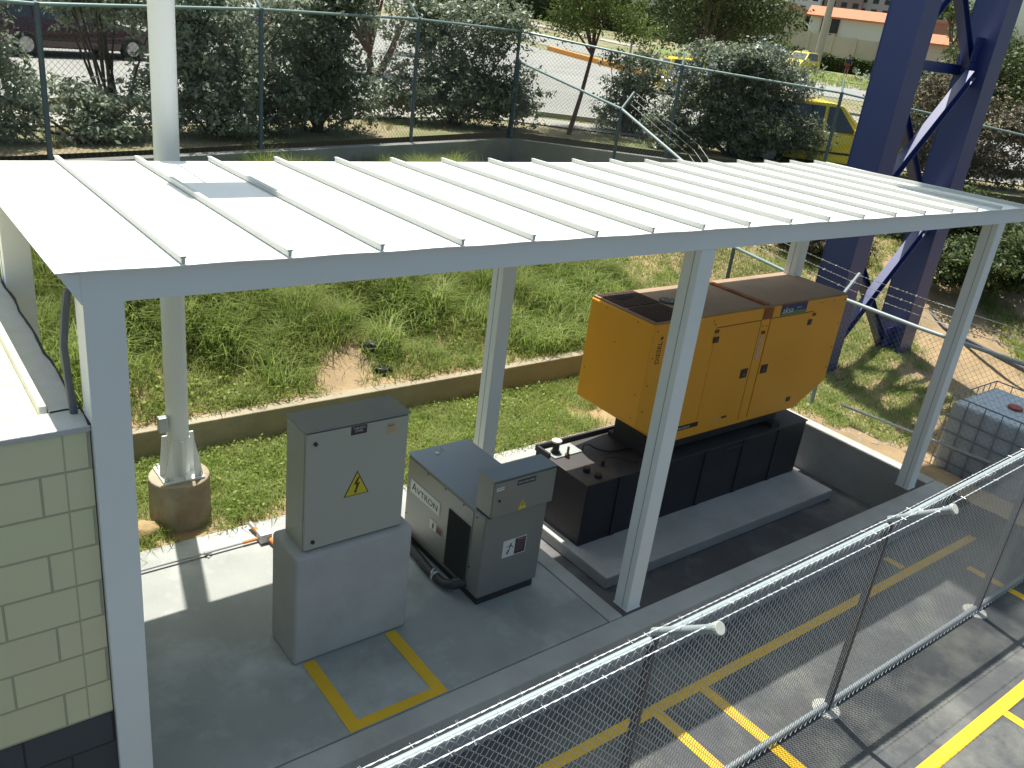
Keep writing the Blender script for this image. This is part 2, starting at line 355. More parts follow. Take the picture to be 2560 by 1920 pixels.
# ------------------------------------------------------------------ block building on the left
def brick_mat(name, c1, c2, mortar, bw=0.4, bh=0.2, msize=0.006, offx=0.0, offz=0.0):
    m = bpy.data.materials.new(name); m.use_nodes = True; n = m.node_tree.nodes; l = m.node_tree.links; b = n['Principled BSDF']
    tc = n.new('ShaderNodeTexCoord'); sx = n.new('ShaderNodeSeparateXYZ'); l.new(tc.outputs['Object'], sx.inputs[0])
    ad = n.new('ShaderNodeMath'); ad.operation = 'ADD'; l.new(sx.outputs[0], ad.inputs[0]); l.new(sx.outputs[1], ad.inputs[1])
    cx = n.new('ShaderNodeCombineXYZ'); a1 = n.new('ShaderNodeMath'); a1.inputs[1].default_value = offx; l.new(ad.outputs[0], a1.inputs[0])
    a2 = n.new('ShaderNodeMath'); a2.inputs[1].default_value = offz; l.new(sx.outputs[2], a2.inputs[0])
    l.new(a1.outputs[0], cx.inputs[0]); l.new(a2.outputs[0], cx.inputs[1])
    br = n.new('ShaderNodeTexBrick'); br.inputs['Scale'].default_value = 1; br.inputs['Brick Width'].default_value = bw
    br.inputs['Row Height'].default_value = bh; br.inputs['Mortar Size'].default_value = msize; br.inputs['Mortar Smooth'].default_value = 0.4
    br.inputs['Color1'].default_value = c1+(1,); br.inputs['Color2'].default_value = c2+(1,); br.inputs['Mortar'].default_value = mortar+(1,)
    l.new(cx.outputs[0], br.inputs['Vector'])
    nz = n.new('ShaderNodeTexNoise'); nz.inputs['Scale'].default_value = 3; nz.inputs['Detail'].default_value = 6
    mx = n.new('ShaderNodeMix'); mx.data_type = 'RGBA'; mx.blend_type = 'MULTIPLY'; mx.inputs[0].default_value = 0.35
    l.new(br.outputs['Color'], mx.inputs[6]); l.new(nz.outputs['Color'], mx.inputs[7])
    mx2 = n.new('ShaderNodeMix'); mx2.data_type = 'RGBA'; mx2.inputs[0].default_value = 0.45
    l.new(mx.outputs[2], mx2.inputs[7]); l.new(br.outputs['Color'], mx2.inputs[6]); l.new(mx2.outputs[2], b.inputs['Base Color'])
    bp = n.new('ShaderNodeBump'); bp.inputs['Strength'].default_value = 0.8; bp.inputs['Distance'].default_value = 0.006; bp.invert = True
    l.new(br.outputs['Fac'], bp.inputs['Height']); l.new(bp.outputs[0], b.inputs['Normal']); b.inputs['Roughness'].default_value = 0.8
    return m
bld = empty('block_building', (-3.0, 2.5, 0), 'cream painted block building with dark base at the left edge of the yard', 'building')
m_block = brick_mat('cream_block', (0.76,0.72,0.47), (0.72,0.68,0.44), (0.46,0.44,0.30), offx=-0.03, offz=-0.02)
m_blockd = brick_mat('dark_block', (0.078,0.078,0.09), (0.068,0.068,0.078), (0.035,0.035,0.04), offx=-0.03, offz=-0.02)
MB().box(-6.5, -0.092, 0.03, 5.5, 0.815, 2.40).build('wall', m_block, bld)
MB().box(-6.5, -0.088, 0.026, 5.504, 0.0, 0.812).build('base_course', m_blockd, bld)
MB().box(-0.2035, -0.1965, 0.0292, 0.0305, 0.83, 2.40).build('corner_joint', mat('joint_cement', (0.46,0.44,0.30), 0.9), bld)
m_cap = mat('parapet_cement', (0.50,0.51,0.50), 0.9, var=0.15, scale=7, bump=0.3)
mb = MB(); mb.box(-6.5, -0.088, 0.02, 0.21, 2.402, 2.43); mb.box(-0.21, -0.088, 0.212, 5.5, 2.402, 2.428)
mb.build('parapet_cap', m_cap, bld, bevel=0.004)
mb = MB(); mb.box(-0.245, -0.213, 0.24, 5.5, 2.36, 2.452); mb.build('flashing', mat('roof_flashing', (0.7,0.72,0.7), 0.5), bld, bevel=0.004)
mb = MB()      # corrugated roof sheet, ridges along x
ys = np.arange(0.215, 5.5, 0.019)
for i in range(len(ys)-1):
    z0 = 2.375+0.006*(i % 2); z1 = 2.375+0.006*((i+1) % 2)
    mb.add([(-6.5,ys[i],z0),(-0.25,ys[i],z0),(-0.25,ys[i+1],z1),(-6.5,ys[i+1],z1)], [(0,1,2,3)])
mb.build('corrugated_roof', m_white, bld)
mb = MB()
pts = [(-0.088+0.006*math.sin(i*1.3)+random.uniform(-.004,.004), 0.03+0.11*i, 2.431) for i in range(50)]
mb.tube(pts, [random.uniform(0.003,0.009) for _ in pts], 5)
mb.tube([(-0.21,0.205,2.432),(-0.15,0.212,2.432),(-0.09,0.207,2.432)], 0.005, 5)
mb.build('tar_seal', mat('tar', (0.03,0.03,0.035), 0.8), bld)

# ------------------------------------------------------------------ tall white mast with base
ft = MB(); ft.cyl(1.13, 2.88, -0.15, 0.41, 0.25, 40, 0.243)
tag(ft.build('mast_footing', mat('footing_soiled', (0.36,0.32,0.24), 0.9, var=0.2, scale=5, col2=(0.24,0.18,0.11), bump=0.3), bevel=0.012, smooth=False), 'round concrete footing under the tall white mast in the grass strip', 'footing')
mast = empty('mast', (1.13, 2.88, 0.41), 'tall round white mast bolted to a round concrete footing behind the canopy', 'mast')
MB().cyl(1.13, 2.88, 0.42, 5.15, 0.088, 40).build('shaft', m_whitep, mast, smooth=True)
MB().cyl(1.13, 2.88, 0.70, 0.76, 0.093, 40).build('collar', m_whitep, mast, smooth=True)
MB().box(0.965, 1.295, 2.72, 3.04, 0.412, 0.432).build('base_plate', m_whitep, mast, bevel=0.003)
for sx, sy in ((1,0), (-1,0), (0,-1), (0,1)):
    mb = MB()
    if sx: mb.prism([(1.13+sx*0.085,0.432),(1.13+sx*0.16,0.432),(1.13+sx*0.125,0.79),(1.13+sx*0.085,0.79)], 2.872, 2.888, 'y')
    else: mb.prism([(2.88+sy*0.085,0.432),(2.88+sy*0.155,0.432),(2.88+sy*0.13,0.77),(2.88+sy*0.085,0.77)], 1.122, 1.138, 'x')
    mb.build('gusset', m_whitep, mast)
for sx in (-1, 1):
    MB().prism([(1.13+sx*0.088,0.434),(1.13+sx*0.158,0.434),(1.13+sx*0.088,0.80)], 2.745, 2.765, 'y').build('gusset', m_whitep, mast)
MB().box(0.965, 1.035, 2.80, 2.86, 0.86, 0.99).build('handhole_box', mat('galv', (0.5,0.52,0.53), 0.4, 0.7), mast, bevel=0.003)
mb = MB(); mb.tube([(1.13,2.88,5.05),(1.12,2.5,5.12),(1.10,2.15,5.14)], 0.009, 10); mb.build('arm', m_whitep, mast)  # added support for the box, thin so that its own shadow stays faint
mb = MB(); mb.box(0.86, 1.40, 1.735, 2.185, 5.10, 5.17); mb.build('unseen_shadow_box', m_whitep, mast, bevel=0.02)  # unseen box added out of view to cast the square shadow on the roof
for sx in (-1, 1):
    for sy in (-1, 1): MB().cyl(1.13+sx*0.135, 2.88+sy*0.13, 0.425, 0.47, 0.012, 8).build('anchor_bolt', MATS['galv'], mast)

# ------------------------------------------------------------------ electrical cabinet on its plinth
m_pl2 = mat('rendered_plinth', (0.47,0.46,0.44), 0.85, var=0.14, scale=4, col2=(0.38,0.38,0.37), mix=(0.48,0.7), bump=0.25, bscale=70)
o = MB().box(1.19, 2.08, 0.705, 1.09, 0.0, 0.885).build('concrete_plinth', m_pl2, bevel=0.03, seg=4)
tag(o, 'rendered grey concrete block plinth with rounded edges carrying the tall cabinet', 'plinth')
m_cab = mat('cabinet_grey', (0.43,0.43,0.375), 0.5, var=0.03, scale=2, bump=0.06, bscale=250)
m_cabtop = mat('cabinet_top_dust', (0.28,0.28,0.26), 0.75, var=0.12, scale=4)
cab = empty('electrical_cabinet', (1.63, 0.9, 0.887), 'beige-grey metal electrical cabinet with yellow lightning sign on a concrete plinth', 'cabinet')
MB().box(1.262, 2.0, 0.775, 1.035, 0.887, 1.762).build('body', m_cab, cab, bevel=0.004)
MB().box(1.250, 2.012, 0.745, 1.04, 1.7635, 1.775).build('rain_cap', m_cabtop, cab, bevel=0.003)
door = MB().box(1.266, 1.996, 0.749, 0.771, 0.897, 1.752).build('door', m_cab, cab, bevel=0.004)
m_blk = mat('black_plastic', (0.025,0.022,0.022), 0.5)
for z in (1.68, 0.955):
    mb = MB(); mb.tube([(1.325,0.7485,z),(1.325,0.737,z)], 0.013, 16); mb.build('lock', m_blk, door)
m_plate = mat('black_nameplate', (0.03,0.022,0.03), 0.4)
m_silver = mat('silver_ink', (0.55,0.55,0.56), 0.5)
pl = MB().box(1.57, 1.682, 0.7455, 0.7483, 1.69, 1.75).build('nameplate', m_plate, door)
text('lettering', 'TABLERO\nSTVFE', 0.021, (1.626,0.7450,1.7235), FRONT, m_silver, pl)
m_stick = mat('faded_sticker', (0.50,0.38,0.24), 0.7, var=0.2, scale=30)
st = MB().box(1.833, 1.905, 0.7465, 0.7483, 1.642, 1.722).build('sticker', m_stick, door)
text('lettering', 'Ruta', 0.022, (1.862,0.7460,1.705), FRONT, mat('brown_ink', (0.12,0.06,0.04), 0.8), st)
m_sign = mat('sign_yellow', (0.62,0.50,0.03), 0.5, var=0.04)
m_ink = mat('black_ink', (0.02,0.015,0.012), 0.6)
sg = MB().prism([(1.538,1.234),(1.722,1.234),(1.63,1.418)], 0.7475, 0.7485, 'y').build('warning_sign', m_ink, door)
MB().prism([(1.548,1.240),(1.712,1.240),(1.63,1.404)], 0.7461, 0.7474, 'y').build('sign_face', m_sign, sg)
MB().prism([(1.636,1.372),(1.606,1.318),(1.627,1.318),(1.617,1.268),(1.610,1.272),(1.619,1.247),(1.636,1.270),(1.628,1.268),(1.652,1.330),(1.630,1.328),(1.650,1.370)][::1], 0.7452, 0.7460, 'y').build('lightning_bolt', mat('bolt_ink', (0.10,0.02,0.01), 0.6), sg)

# ------------------------------------------------------------------ load bank
m_ss = mat('stainless_grey', (0.23,0.235,0.22), 0.42, 0.25, var=0.05, scale=3, spec=0.5)
m_sstop = mat('stainless_top', (0.24,0.27,0.31), 0.45, 0.2, var=0.08, scale=2)
m_dark = mat('dark_frame', (0.035,0.03,0.032), 0.6)
lb = empty('load_bank', (2.97, 1.2, 0), 'grey metal load bank cabinet with louvred side and control box on top', 'load bank')
MB().box(2.69, 3.25, 0.65, 1.73, 0.0, 0.10).build('base_frame', m_dark, lb, bevel=0.004)
MB().box(2.672, 3.268, 0.632, 1.75, 0.075, 0.812).build('body', m_ss, lb, bevel=0.012, seg=3)
MB().box(2.664, 3.276, 0.626, 1.758, 0.813, 0.824).build('top_cover', m_sstop, lb, bevel=0.004)
MB().box(2.668, 2.6712, 0.785, 1.735, 0.08, 0.79).build('side_panel', m_ss, lb)
for y, z in ((1.44,0.775),(1.18,0.775),(0.92,0.775),(0.74,0.765),(1.72,0.5),(1.72,0.25),(0.765,0.3)):
    MB().tube([(2.668,y,z),(2.663,y,z)], 0.007, 8).build('screw', m_blk, lb)
g = MB().box(2.662, 2.667, 0.80, 1.10, 0.12, 0.645).build('louvre_grille', mat('grille_dark', (0.03,0.03,0.03), 0.7), lb)
mb = MB()
for k in range(46):
    z = 0.125+k*0.0113; mb.add([(2.6615,0.805,z),(2.6615,1.095,z),(2.656,1.095,z+0.004),(2.656,0.805,z+0.004)], [(0,1,2,3)])
for k in range(27):
    y = 0.805+k*0.0111; mb.box(2.6605, 2.6618, y, y+0.0035, 0.125, 0.64)
mb.build('grille_mesh', mat('grille_wire', (0.13,0.13,0.12), 0.6, 0.3), g)
m_lab = mat('label_white', (0.62,0.64,0.62), 0.5, var=0.03)
L = MB().box(2.6645, 2.667, 1.225, 1.675, 0.495, 0.615).build('maker_label', m_lab, lb)
text('lettering', 'A', 0.108, (2.664,1.617,0.556), LEFT, m_ink, L)
text('lettering', 'VTRON', 0.079, (2.664,1.415,0.546), LEFT, m_ink, L, font_sx=1.2)
L = MB().box(2.6645, 2.667, 1.16, 1.35, 0.325, 0.41).build('safety_label', m_lab, lb)
MB().box(2.6637, 2.6644, 1.165, 1.25, 0.33, 0.383).build('label_text_panel', mat('dark_red_ink', (0.10,0.04,0.04), 0.6), L)
MB().box(2.6637, 2.6644, 1.165, 1.25, 0.384, 0.405).build('label_header', mat('red_ink', (0.30,0.12,0.10), 0.6), L)
MB().prism([(1.29,0.34),(1.305,0.337),(1.312,0.36),(1.305,0.392),(1.292,0.396),(1.285,0.372)], 2.6637, 2.6644, 'x').build('label_symbol', m_ink, L)
L = MB().box(2.87, 3.10, 0.6285, 0.6315, 0.393, 0.55).build('hazard_label', m_lab, lb)
MB().box(2.988, 3.093, 0.6277, 0.6284, 0.40, 0.543).build('label_text_panel', m_plate, L)
mb = MB()
for k in range(7): mb.box(2.994, 3.085-0.01*(k % 3), 0.6270, 0.6276, 0.506-k*0.013, 0.508-k*0.013)
mb.box(3.01, 3.08, 0.6270, 0.6276, 0.524, 0.533)
mb.build('label_print', mat('print_red', (0.34,0.20,0.18), 0.6), L)
mb = MB(); yy0, yy1 = 0.6277, 0.6284
def limb(a, b, w0, w1):
    a = Vector((a[0], a[1])); b = Vector((b[0], b[1])); d = (b-a).normalized(); n_ = Vector((-d.y, d.x))
    mb.prism([tuple(a+n_*w0), tuple(b+n_*w1), tuple(b-n_*w1), tuple(a-n_*w0)], yy0, yy1, 'y')
limb((2.944,0.498),(2.934,0.462),.006,.005); limb((2.934,0.462),(2.905,0.422),.005,.003); limb((2.934,0.465),(2.922,0.418),.005,.003)
limb((2.944,0.495),(2.900,0.488),.003,.002); limb((2.946,0.497),(2.972,0.470),.004,.003)
mb.prism([(2.947+0.008*math.cos(t*math.pi/5), 0.507+0.008*math.sin(t*math.pi/5)) for t in range(10)], yy0, yy1, 'y')
mb.build('shock_figure', m_ink, L)
mb = MB(); mb.box(2.86, 2.90, 1.62, 1.66, 0.825, 0.83); mb.tube([(2.90,1.66,0.83),(2.93,1.68,0.85),(2.96,1.66,0.83)], 0.004, 6)
mb.build('lifting_lug', m_silver, lb)
cb = MB().box(2.668, 3.255, 0.585, 0.775, 0.845, 1.15).build('control_box', m_ss, lb, bevel=0.004)
MB().box(2.662, 3.262, 0.58, 0.78, 1.1505, 1.158).build('box_lid', m_sstop, cb, bevel=0.002)
MB().box(2.675, 3.25, 0.60, 0.77, 0.825, 0.844).build('box_riser', m_dark, cb)
dr = MB().box(2.672, 3.251, 0.568, 0.5835, 0.85, 1.142).build('box_door', m_ss, cb, bevel=0.003)
P_ = MB().box(2.875, 3.05, 0.5655, 0.5675, 1.083, 1.125).build('nameplate', m_plate, dr)
text('lettering', 'BANCO DE CARGA', 0.018, (2.962,0.5651,1.104), FRONT, m_silver, P_)
P_ = MB().box(2.685, 2.752, 0.566, 0.5675, 1.078, 1.105).build('tag', m_lab, dr)
MB().box(2.69, 2.745, 0.5655, 0.5659, 1.09, 1.095).build('tag_print', m_cable, P_)
MB().tube([(2.722,0.5675,0.99),(2.722,0.56,0.99)], 0.010, 14).build('lock', m_blk, dr)
s2 = MB().prism([(2.908,0.862),(2.992,0.862),(2.95,0.948)], 0.5660, 0.5675, 'y').build('warning_sign', m_sign, dr)
MB().prism([(2.953,0.925),(2.941,0.900),(2.949,0.900),(2.944,0.878),(2.958,0.905),(2.950,0.905),(2.957,0.925)], 0.5652, 0.5659, 'y').build('lightning_bolt', m_ink, s2)
m_pipe = mat('black_conduit', (0.035,0.033,0.038), 0.45, var=0.15, scale=8)
pc = empty('black_conduit_pipe', (2.6, 1.2, 0), 'thick black conduit pipe lying along the foot of the load bank', 'pipe')
MB().tube([(2.66,1.75,0.07),(2.60,1.5,0.05),(2.575,1.2,0.045),(2.57,1.06,0.045),(2.575,0.94,0.055),(2.60,0.86,0.09),(2.66,0.815,0.115),(2.72,0.80,0.12)], 0.038, 14).build('pipe', m_pipe, pc, smooth=True)
MB().tube([(2.573,1.075,0.045),(2.573,1.055,0.045)], 0.047, 14).build('clamp', m_silver, pc)
MB().tube([(2.54,1.065,0.02),(2.53,1.065,0.10),(2.55,1.065,0.13)], 0.009, 6).build('clamp_bolt', m_silver, pc)
MB().tube([(2.60,0.865,0.09),(2.66,0.83,0.115)], 0.048, 14).build('elbow', m_pipe, pc, smooth=True)

# ------------------------------------------------------------------ conduit run with junction box on the slab
m_galv2 = mat('galvanised', (0.45,0.46,0.46), 0.4, 0.6)
m_oran = mat('orange_tape', (0.62,0.20,0.05), 0.6)
cr = empty('conduit_run', (1.2, 2.2, 0), 'thin steel conduit with orange couplings and junction box on the sunny slab edge', 'conduit')
MB().tube([(-0.5,2.20,0.03),(1.56,2.215,0.03)], 0.011, 10).build('conduit', m_galv2, cr)
MB().box(1.55, 1.65, 2.155, 2.255, 0.008, 0.085).build('junction_box', mat('box_grey', (0.5,0.52,0.53), 0.5, 0.2), cr, bevel=0.006)
MB().box(1.548, 1.652, 2.153, 2.257, 0.0855, 0.092).build('box_cover', MATS['box_grey'], cr, bevel=0.003)
MB().tube([(1.42,2.213,0.031),(1.545,2.2145,0.031)], 0.014, 10).build('orange_coupling', m_oran, cr)
MB().tube([(1.585,2.26,0.04),(1.575,2.35,0.045)], 0.019, 12).build('orange_coupling', m_oran, cr)
MB().tube([(1.575,2.35,0.045),(1.568,2.43,0.05)], 0.021, 12).build('fitting', m_galv2, cr)
MB().tube([(1.63,2.15,0.04),(1.64,2.06,0.04)], 0.019, 12).build('orange_coupling', m_oran, cr)
MB().tube([(1.64,2.06,0.04),(1.645,2.0,0.04)], 0.021, 12).build('fitting', m_galv2, cr)
MB().tube([(1.10,2.21,0.03),(1.16,2.21,0.03)], 0.017, 10).build('fitting', m_galv2, cr)
mb = MB(); mb.box(1.115, 1.135, 2.17, 2.25, 0.003, 0.012); mb.build('saddle_clip', m_galv2, cr)
mb = MB(); mb.box(1.60, 1.67, 1.99, 2.03, 0.004, 0.02); mb.build('saddle_clip', m_galv2, cr)

# ------------------------------------------------------------------ fuel tank
m_tank = mat('tank_black', (0.030,0.027,0.030), 0.55, var=0.3, scale=2, col2=(0.05,0.045,0.04), mix=(0.5,0.8))
m_tanktop = mat('tank_top', (0.06,0.055,0.055), 0.55, var=0.3, scale=3, col2=(0.11,0.09,0.075), mix=(0.5,0.75))
tk = empty('fuel_tank', (6.28, 1.8, -0.47), 'long black steel fuel tank under the yellow generator in the bunded pit', 'tank')
MB().box(4.492, 8.08, 1.385, 2.19, -0.47, 0.222).build('tank_body', m_tank, tk, bevel=0.008)
MB().box(4.482, 8.09, 1.375, 2.20, 0.2235, 0.236).build('tank_top', m_tanktop, tk, bevel=0.003)
mb = MB(); mb.box(4.484, 8.088, 2.17, 2.198, 0.2365, 0.29); mb.box(4.484, 4.51, 1.98, 2.168, 0.2365, 0.285)
mb.build('top_rim', m_tank, tk)
for x in (4.95, 5.6, 6.25, 6.9, 7.55):
    MB().box(x-0.03, x+0.03, 1.372, 1.3835, -0.46, 0.215).build('side_rib', m_tank, tk)
fp = MB().box(4.53, 4.90, 1.93, 2.13, 0.237, 0.25).build('filler_plate', mat('filler_grey', (0.34,0.37,0.36), 0.6, 0.2, var=0.15, scale=20), tk, bevel=0.002)
for bx in (4.55, 4.88):
    for by in (1.95, 2.11): MB().cyl(bx, by, 0.25, 0.256, 0.009, 8).build('bolt', m_silver, fp)
fc = MB().cyl(4.615, 2.03, 0.25, 0.37, 0.036, 20).build('filler_neck', m_tank, fp)
MB().cyl(4.615, 2.03, 0.25, 0.262, 0.052, 20).build('neck_flange', m_tank, fc)
MB().cyl(4.615, 2.03, 0.37, 0.392, 0.054, 16).build('filler_cap', mat('cap_cream', (0.62,0.58,0.48), 0.7, var=0.2, scale=30), fc, bevel=0.006)
f2 = MB().cyl(4.68, 1.915, 0.237, 0.275, 0.026, 14).build('vent_base', mat('rusty_brass', (0.16,0.08,0.05), 0.6, 0.4), tk)
MB().cyl(4.68, 1.915, 0.275, 0.36, 0.013, 12).build('vent_pipe', mat('rusty_pipe', (0.26,0.17,0.13), 0.6, 0.3), f2)
for x, y, r_, h in ((4.66,1.60,0.036,0.05), (4.69,1.46,0.038,0.04), (4.90,1.62,0.02,0.06)):
    MB().cyl(x, y, 0.237, 0.237+h, r_, 18).build('tank_cap', m_blk, tk, bevel=0.004)
hs = MB().tube([(4.93,1.96,0.24),(4.93,1.96,0.30),(4.97,1.93,0.315),(5.05,1.86,0.27),(5.15,1.80,0.25),(5.5,1.74,0.25),(5.8,1.73,0.26)], 0.009, 8)
hs.build('fuel_hose', m_blk, tk, smooth=True)
MB().tube([(4.90,1.62,0.28),(4.93,1.63,0.31),(5.05,1.62,0.30),(5.2,1.55,0.26),(5.3,1.50,0.245)], 0.007, 8).build('fuel_hose', m_blk, tk, smooth=True)

# ------------------------------------------------------------------ generator
m_gen = mat('generator_yellow', (0.86,0.37,0.03), 0.5, var=0.06, scale=1.5, spec=0.4, col2=(0.66,0.29,0.045), mix=(0.52,0.85), bump=0.04, bscale=200)
m_gentop = mat('generator_top_dust', (0.34,0.235,0.16), 0.8, var=0.15, scale=1.6, col2=(0.22,0.15,0.11), mix=(0.5,0.72))
m_rust = mat('rust', (0.33,0.11,0.035), 0.85, var=0.35, scale=14, col2=(0.2,0.06,0.02), bump=0.3)
m_genblk = mat('latch_black', (0.035,0.02,0.016), 0.5)
gn = empty('diesel_generator', (6.53, 1.77, 0.236), 'large yellow diesel generator enclosure with rust strap standing on the black tank', 'generator')
gx0, gx1, gy0, gy1, gz0, gzc, gz1 = 4.955, 8.13, 1.335, 2.215, 0.50, 0.77, 1.85
mb = MB(); mb.prism([(gx0,gz1-0.02),(gx0,gzc),(5.40,gz0),(7.62,gz0),(gx1,gzc),(gx1,gz1-0.02)], gy0, gy1, 'y')
mb.build('enclosure', m_gen, gn, bevel=0.02, seg=3)
mb = MB(); mb.box(gx0+0.012, gx1-0.012, gy0+0.012, gy1-0.012, gz1-0.0195, gz1); mb.build('roof', m_gentop, gn, bevel=0.006)
mb = MB(); mb.box(5.42, 7.6, 1.52, 2.03, 0.29, 0.498); mb.build('base_frame', m_dark, gn)
for xa_ in (5.44, 7.42): MB().box(xa_, xa_+0.15, 1.42, 2.12, 0.2365, 0.289).build('skid_foot', m_dark, gn)
m_gr = mat('grille_brown', (0.10,0.055,0.04), 0.8, var=0.2, scale=20)
m_hole = mat('void_black', (0.006,0.005,0.005), 0.9)
def roof_grille(x0, x1, y0, y1):
    b = MB().box(x0, x1, y0, y1, gz1+0.001, gz1+0.004).build('roof_grille', m_hole, gn)
    mb = MB(); k = 0; x = x0
    while x < x1+0.001: mb.box(x-0.005, x+0.005, y0, y1, gz1+0.005, gz1+0.0085); x += (x1-x0)/16
    y = y0
    while y < y1+0.001: mb.box(x0, x1, y-0.005, y+0.005, gz1+0.0086, gz1+0.0115); y += (y1-y0)/13
    mb.build('grille_bars', m_gr, b)
    return b
g1 = roof_grille(5.0, 5.48, 1.79, 2.18); g2 = roof_grille(5.0, 5.46, 1.34+0.03, 1.745)
mb = MB(); mb.cyl(5.17, 2.02, gz1+0.0118, gz1+0.014, 0.075, 20); mb.box(5.17, 5.33, 1.985, 2.05, gz1+0.0142, gz1+0.0146)
mb.build('exhaust_opening', m_hole, g1)
ds = MB().cyl(5.60, 1.79, gz1+0.001, gz1+0.02, 0.09, 32).build('round_cover', mat('cover_brown', (0.10,0.075,0.06), 0.6), gn, bevel=0.004)
for k in range(3): MB().cyl(5.60+0.055*math.cos(k*2.1+.5), 1.79+0.055*math.sin(k*2.1+.5), gz1+0.02, gz1+0.026, 0.008, 8).build('cover_bolt', m_silver, ds)
sp = MB().box(6.60, 6.68, gy0+0.015, gy1-0.02, gz1+0.001, gz1+0.016).build('lifting_strap', m_rust, gn, bevel=0.003)
MB().box(6.585, 6.745, gy0-0.006, gy0-0.001, 1.705, gz1-0.022).build('rust_patch', m_rust, gn)
YF = gy0
def seam(x0, x1, z0, z1, nm='door_gap'): MB().box(x0, x1, YF-0.0022, YF-0.0004, z0, z1).build(nm, m_genblk, gn)
m_gen2 = mat('generator_door_yellow', (0.84,0.36,0.028), 0.45, var=0.06, scale=1.7, spec=0.4)
for x0, x1 in ((5.86, 6.575), (6.735, 7.50)):
    seam(x0, x1, 1.699, 1.705)
    d_ = MB().box(x0+0.006, x1-0.006, YF-0.0035, YF-0.0006, 0.56, 1.696).build('access_door', m_gen2, gn, bevel=0.0012)
MB().box(6.576, 6.582, YF-0.0022, YF-0.0004, 0.56, 1.70).build('door_gap', m_rust, gn)
MB().box(6.728, 6.734, YF-0.0022, YF-0.0004, 0.56, 1.70).build('door_gap', m_rust, gn)
def latch(x, z, w, h):
    a = MB().box(x-w/2, x+w/2, YF-0.009, YF-0.0037, z-h/2, z+h/2).build('latch', m_genblk, gn, bevel=0.004)
    MB().box(x-w*0.18, x+w*0.18, YF-0.013, YF-0.0092, z-h*0.3, z+h*0.05).build('latch_lever', mat('latch_lever', (0.09,0.06,0.045), 0.4), a)
latch(5.885, 1.575, 0.085, 0.065); latch(6.48, 1.12, 0.115, 0.105); latch(6.825, 1.12, 0.115, 0.10)
latch(7.47, 1.58, 0.075, 0.065); latch(7.45, 0.65, 0.075, 0.055)
for x, z in ((5.875,1.665), (7.52,1.665), (6.65,1.56)): MB().box(x-0.028, x+0.028, YF-0.012, YF-0.0037, z-0.018, z+0.018).build('hinge', mat('hinge_rust', (0.16,0.06,0.03), 0.6), gn, bevel=0.008)
for x, z in [(5.0,z) for z in (1.77,1.5,1.22,0.95)]+[(8.07,z) for z in (1.78,1.5,1.2,0.95)]+[(5.8,1.78),(5.83,1.74),(7.62,1.79),(7.85,1.79),(6.62,1.63),(6.68,1.63)]:
    MB().tube([(x,YF-0.001,z),(x,YF-0.006,z)], 0.008, 8).build('screw', mat('screw_brown', (0.30,0.13,0.03), 0.6), gn)
for y, z in ((1.55,1.79), (1.98,1.79), (1.8,1.5), (1.42,1.1), (2.15,1.1), (1.42,0.85)):
    MB().tube([(gx0-0.001,y,z),(gx0-0.005,y,z)], 0.007, 8).build('screw', MATS['screw_brown'], gn)
# stickers
m_blue = mat('badge_blue', (0.035,0.03,0.12), 0.5); m_green = mat('badge_green', (0.10,0.22,0.10), 0.5)
bd = MB().box(6.885, 7.34, YF-0.0045, YF-0.0008, 1.712, 1.832).build('maker_badge', m_blue, gn)
MB().prism([(6.886,1.713),(7.339,1.713),(7.339,1.748),(7.15,1.757),(6.886,1.742)], YF-0.0055, YF-0.0046, 'y').build('badge_stripe', m_green, bd)
text('lettering', 'aksa', 0.098, (7.0,YF-0.0060,1.768), FRONT, m_lab, bd, shear=0.12, font_sx=1.12)
text('lettering', 'power', 0.034, (7.20,YF-0.0050,1.785), FRONT, m_silver, bd)
text('stencil_lettering', 'DIESEL', 0.078, (5.072,YF-0.0012,1.545), UPWARD, m_ink, gn)
MB().prism([(5.068,1.672),(5.096,1.684),(5.096,1.712),(5.068,1.700)], YF-0.0022, YF-0.0006, 'y').build('stencil_mark', m_ink, gn)
wb = MB().prism([(5.42,0.618),(5.90,0.618),(5.90,0.668),(5.42,0.668)], YF-0.0045, YF-0.0008, 'y').build('web_strip', m_genblk, gn)
text('lettering', 'www.aksa.com.tr', 0.045, (5.615,YF-0.0050,0.644), FRONT, m_lab, wb)
MB().box(6.27, 6.36, YF-0.0047, YF-0.0037, 0.628, 0.652).build('small_label', m_genblk, gn)
MB().box(6.12, 6.27, YF-0.0047, YF-0.0037, 0.622, 0.648).build('small_label', mat('worn_label', (0.60,0.38,0.16), 0.7, var=0.3, scale=60), gn)
MB().box(6.62, 6.675, YF-0.0042, YF-0.0006, 1.25, 1.52).build('scraped_label', mat('scraped_label', (0.60,0.40,0.22), 0.7, var=0.4, scale=40), gn)
MB().box(6.80, 6.92, YF-0.0047, YF-0.0037, 0.585, 0.602).build('small_label', MATS['worn_label'], gn)
text('tank_lettering', 'www.aksa.com.tr', 0.045, (6.72, 1.3708, 0.175), FRONT, mat('faded_print', (0.10,0.10,0.11), 0.7), tk)
MB().tube([(8.0,1.9,0.5),(8.03,1.86,0.44),(8.06,1.8,0.42),(8.02,1.78,0.36)], 0.008, 6).build('drain_hose', mat('hose_tan', (0.45,0.40,0.25), 0.6), gn)

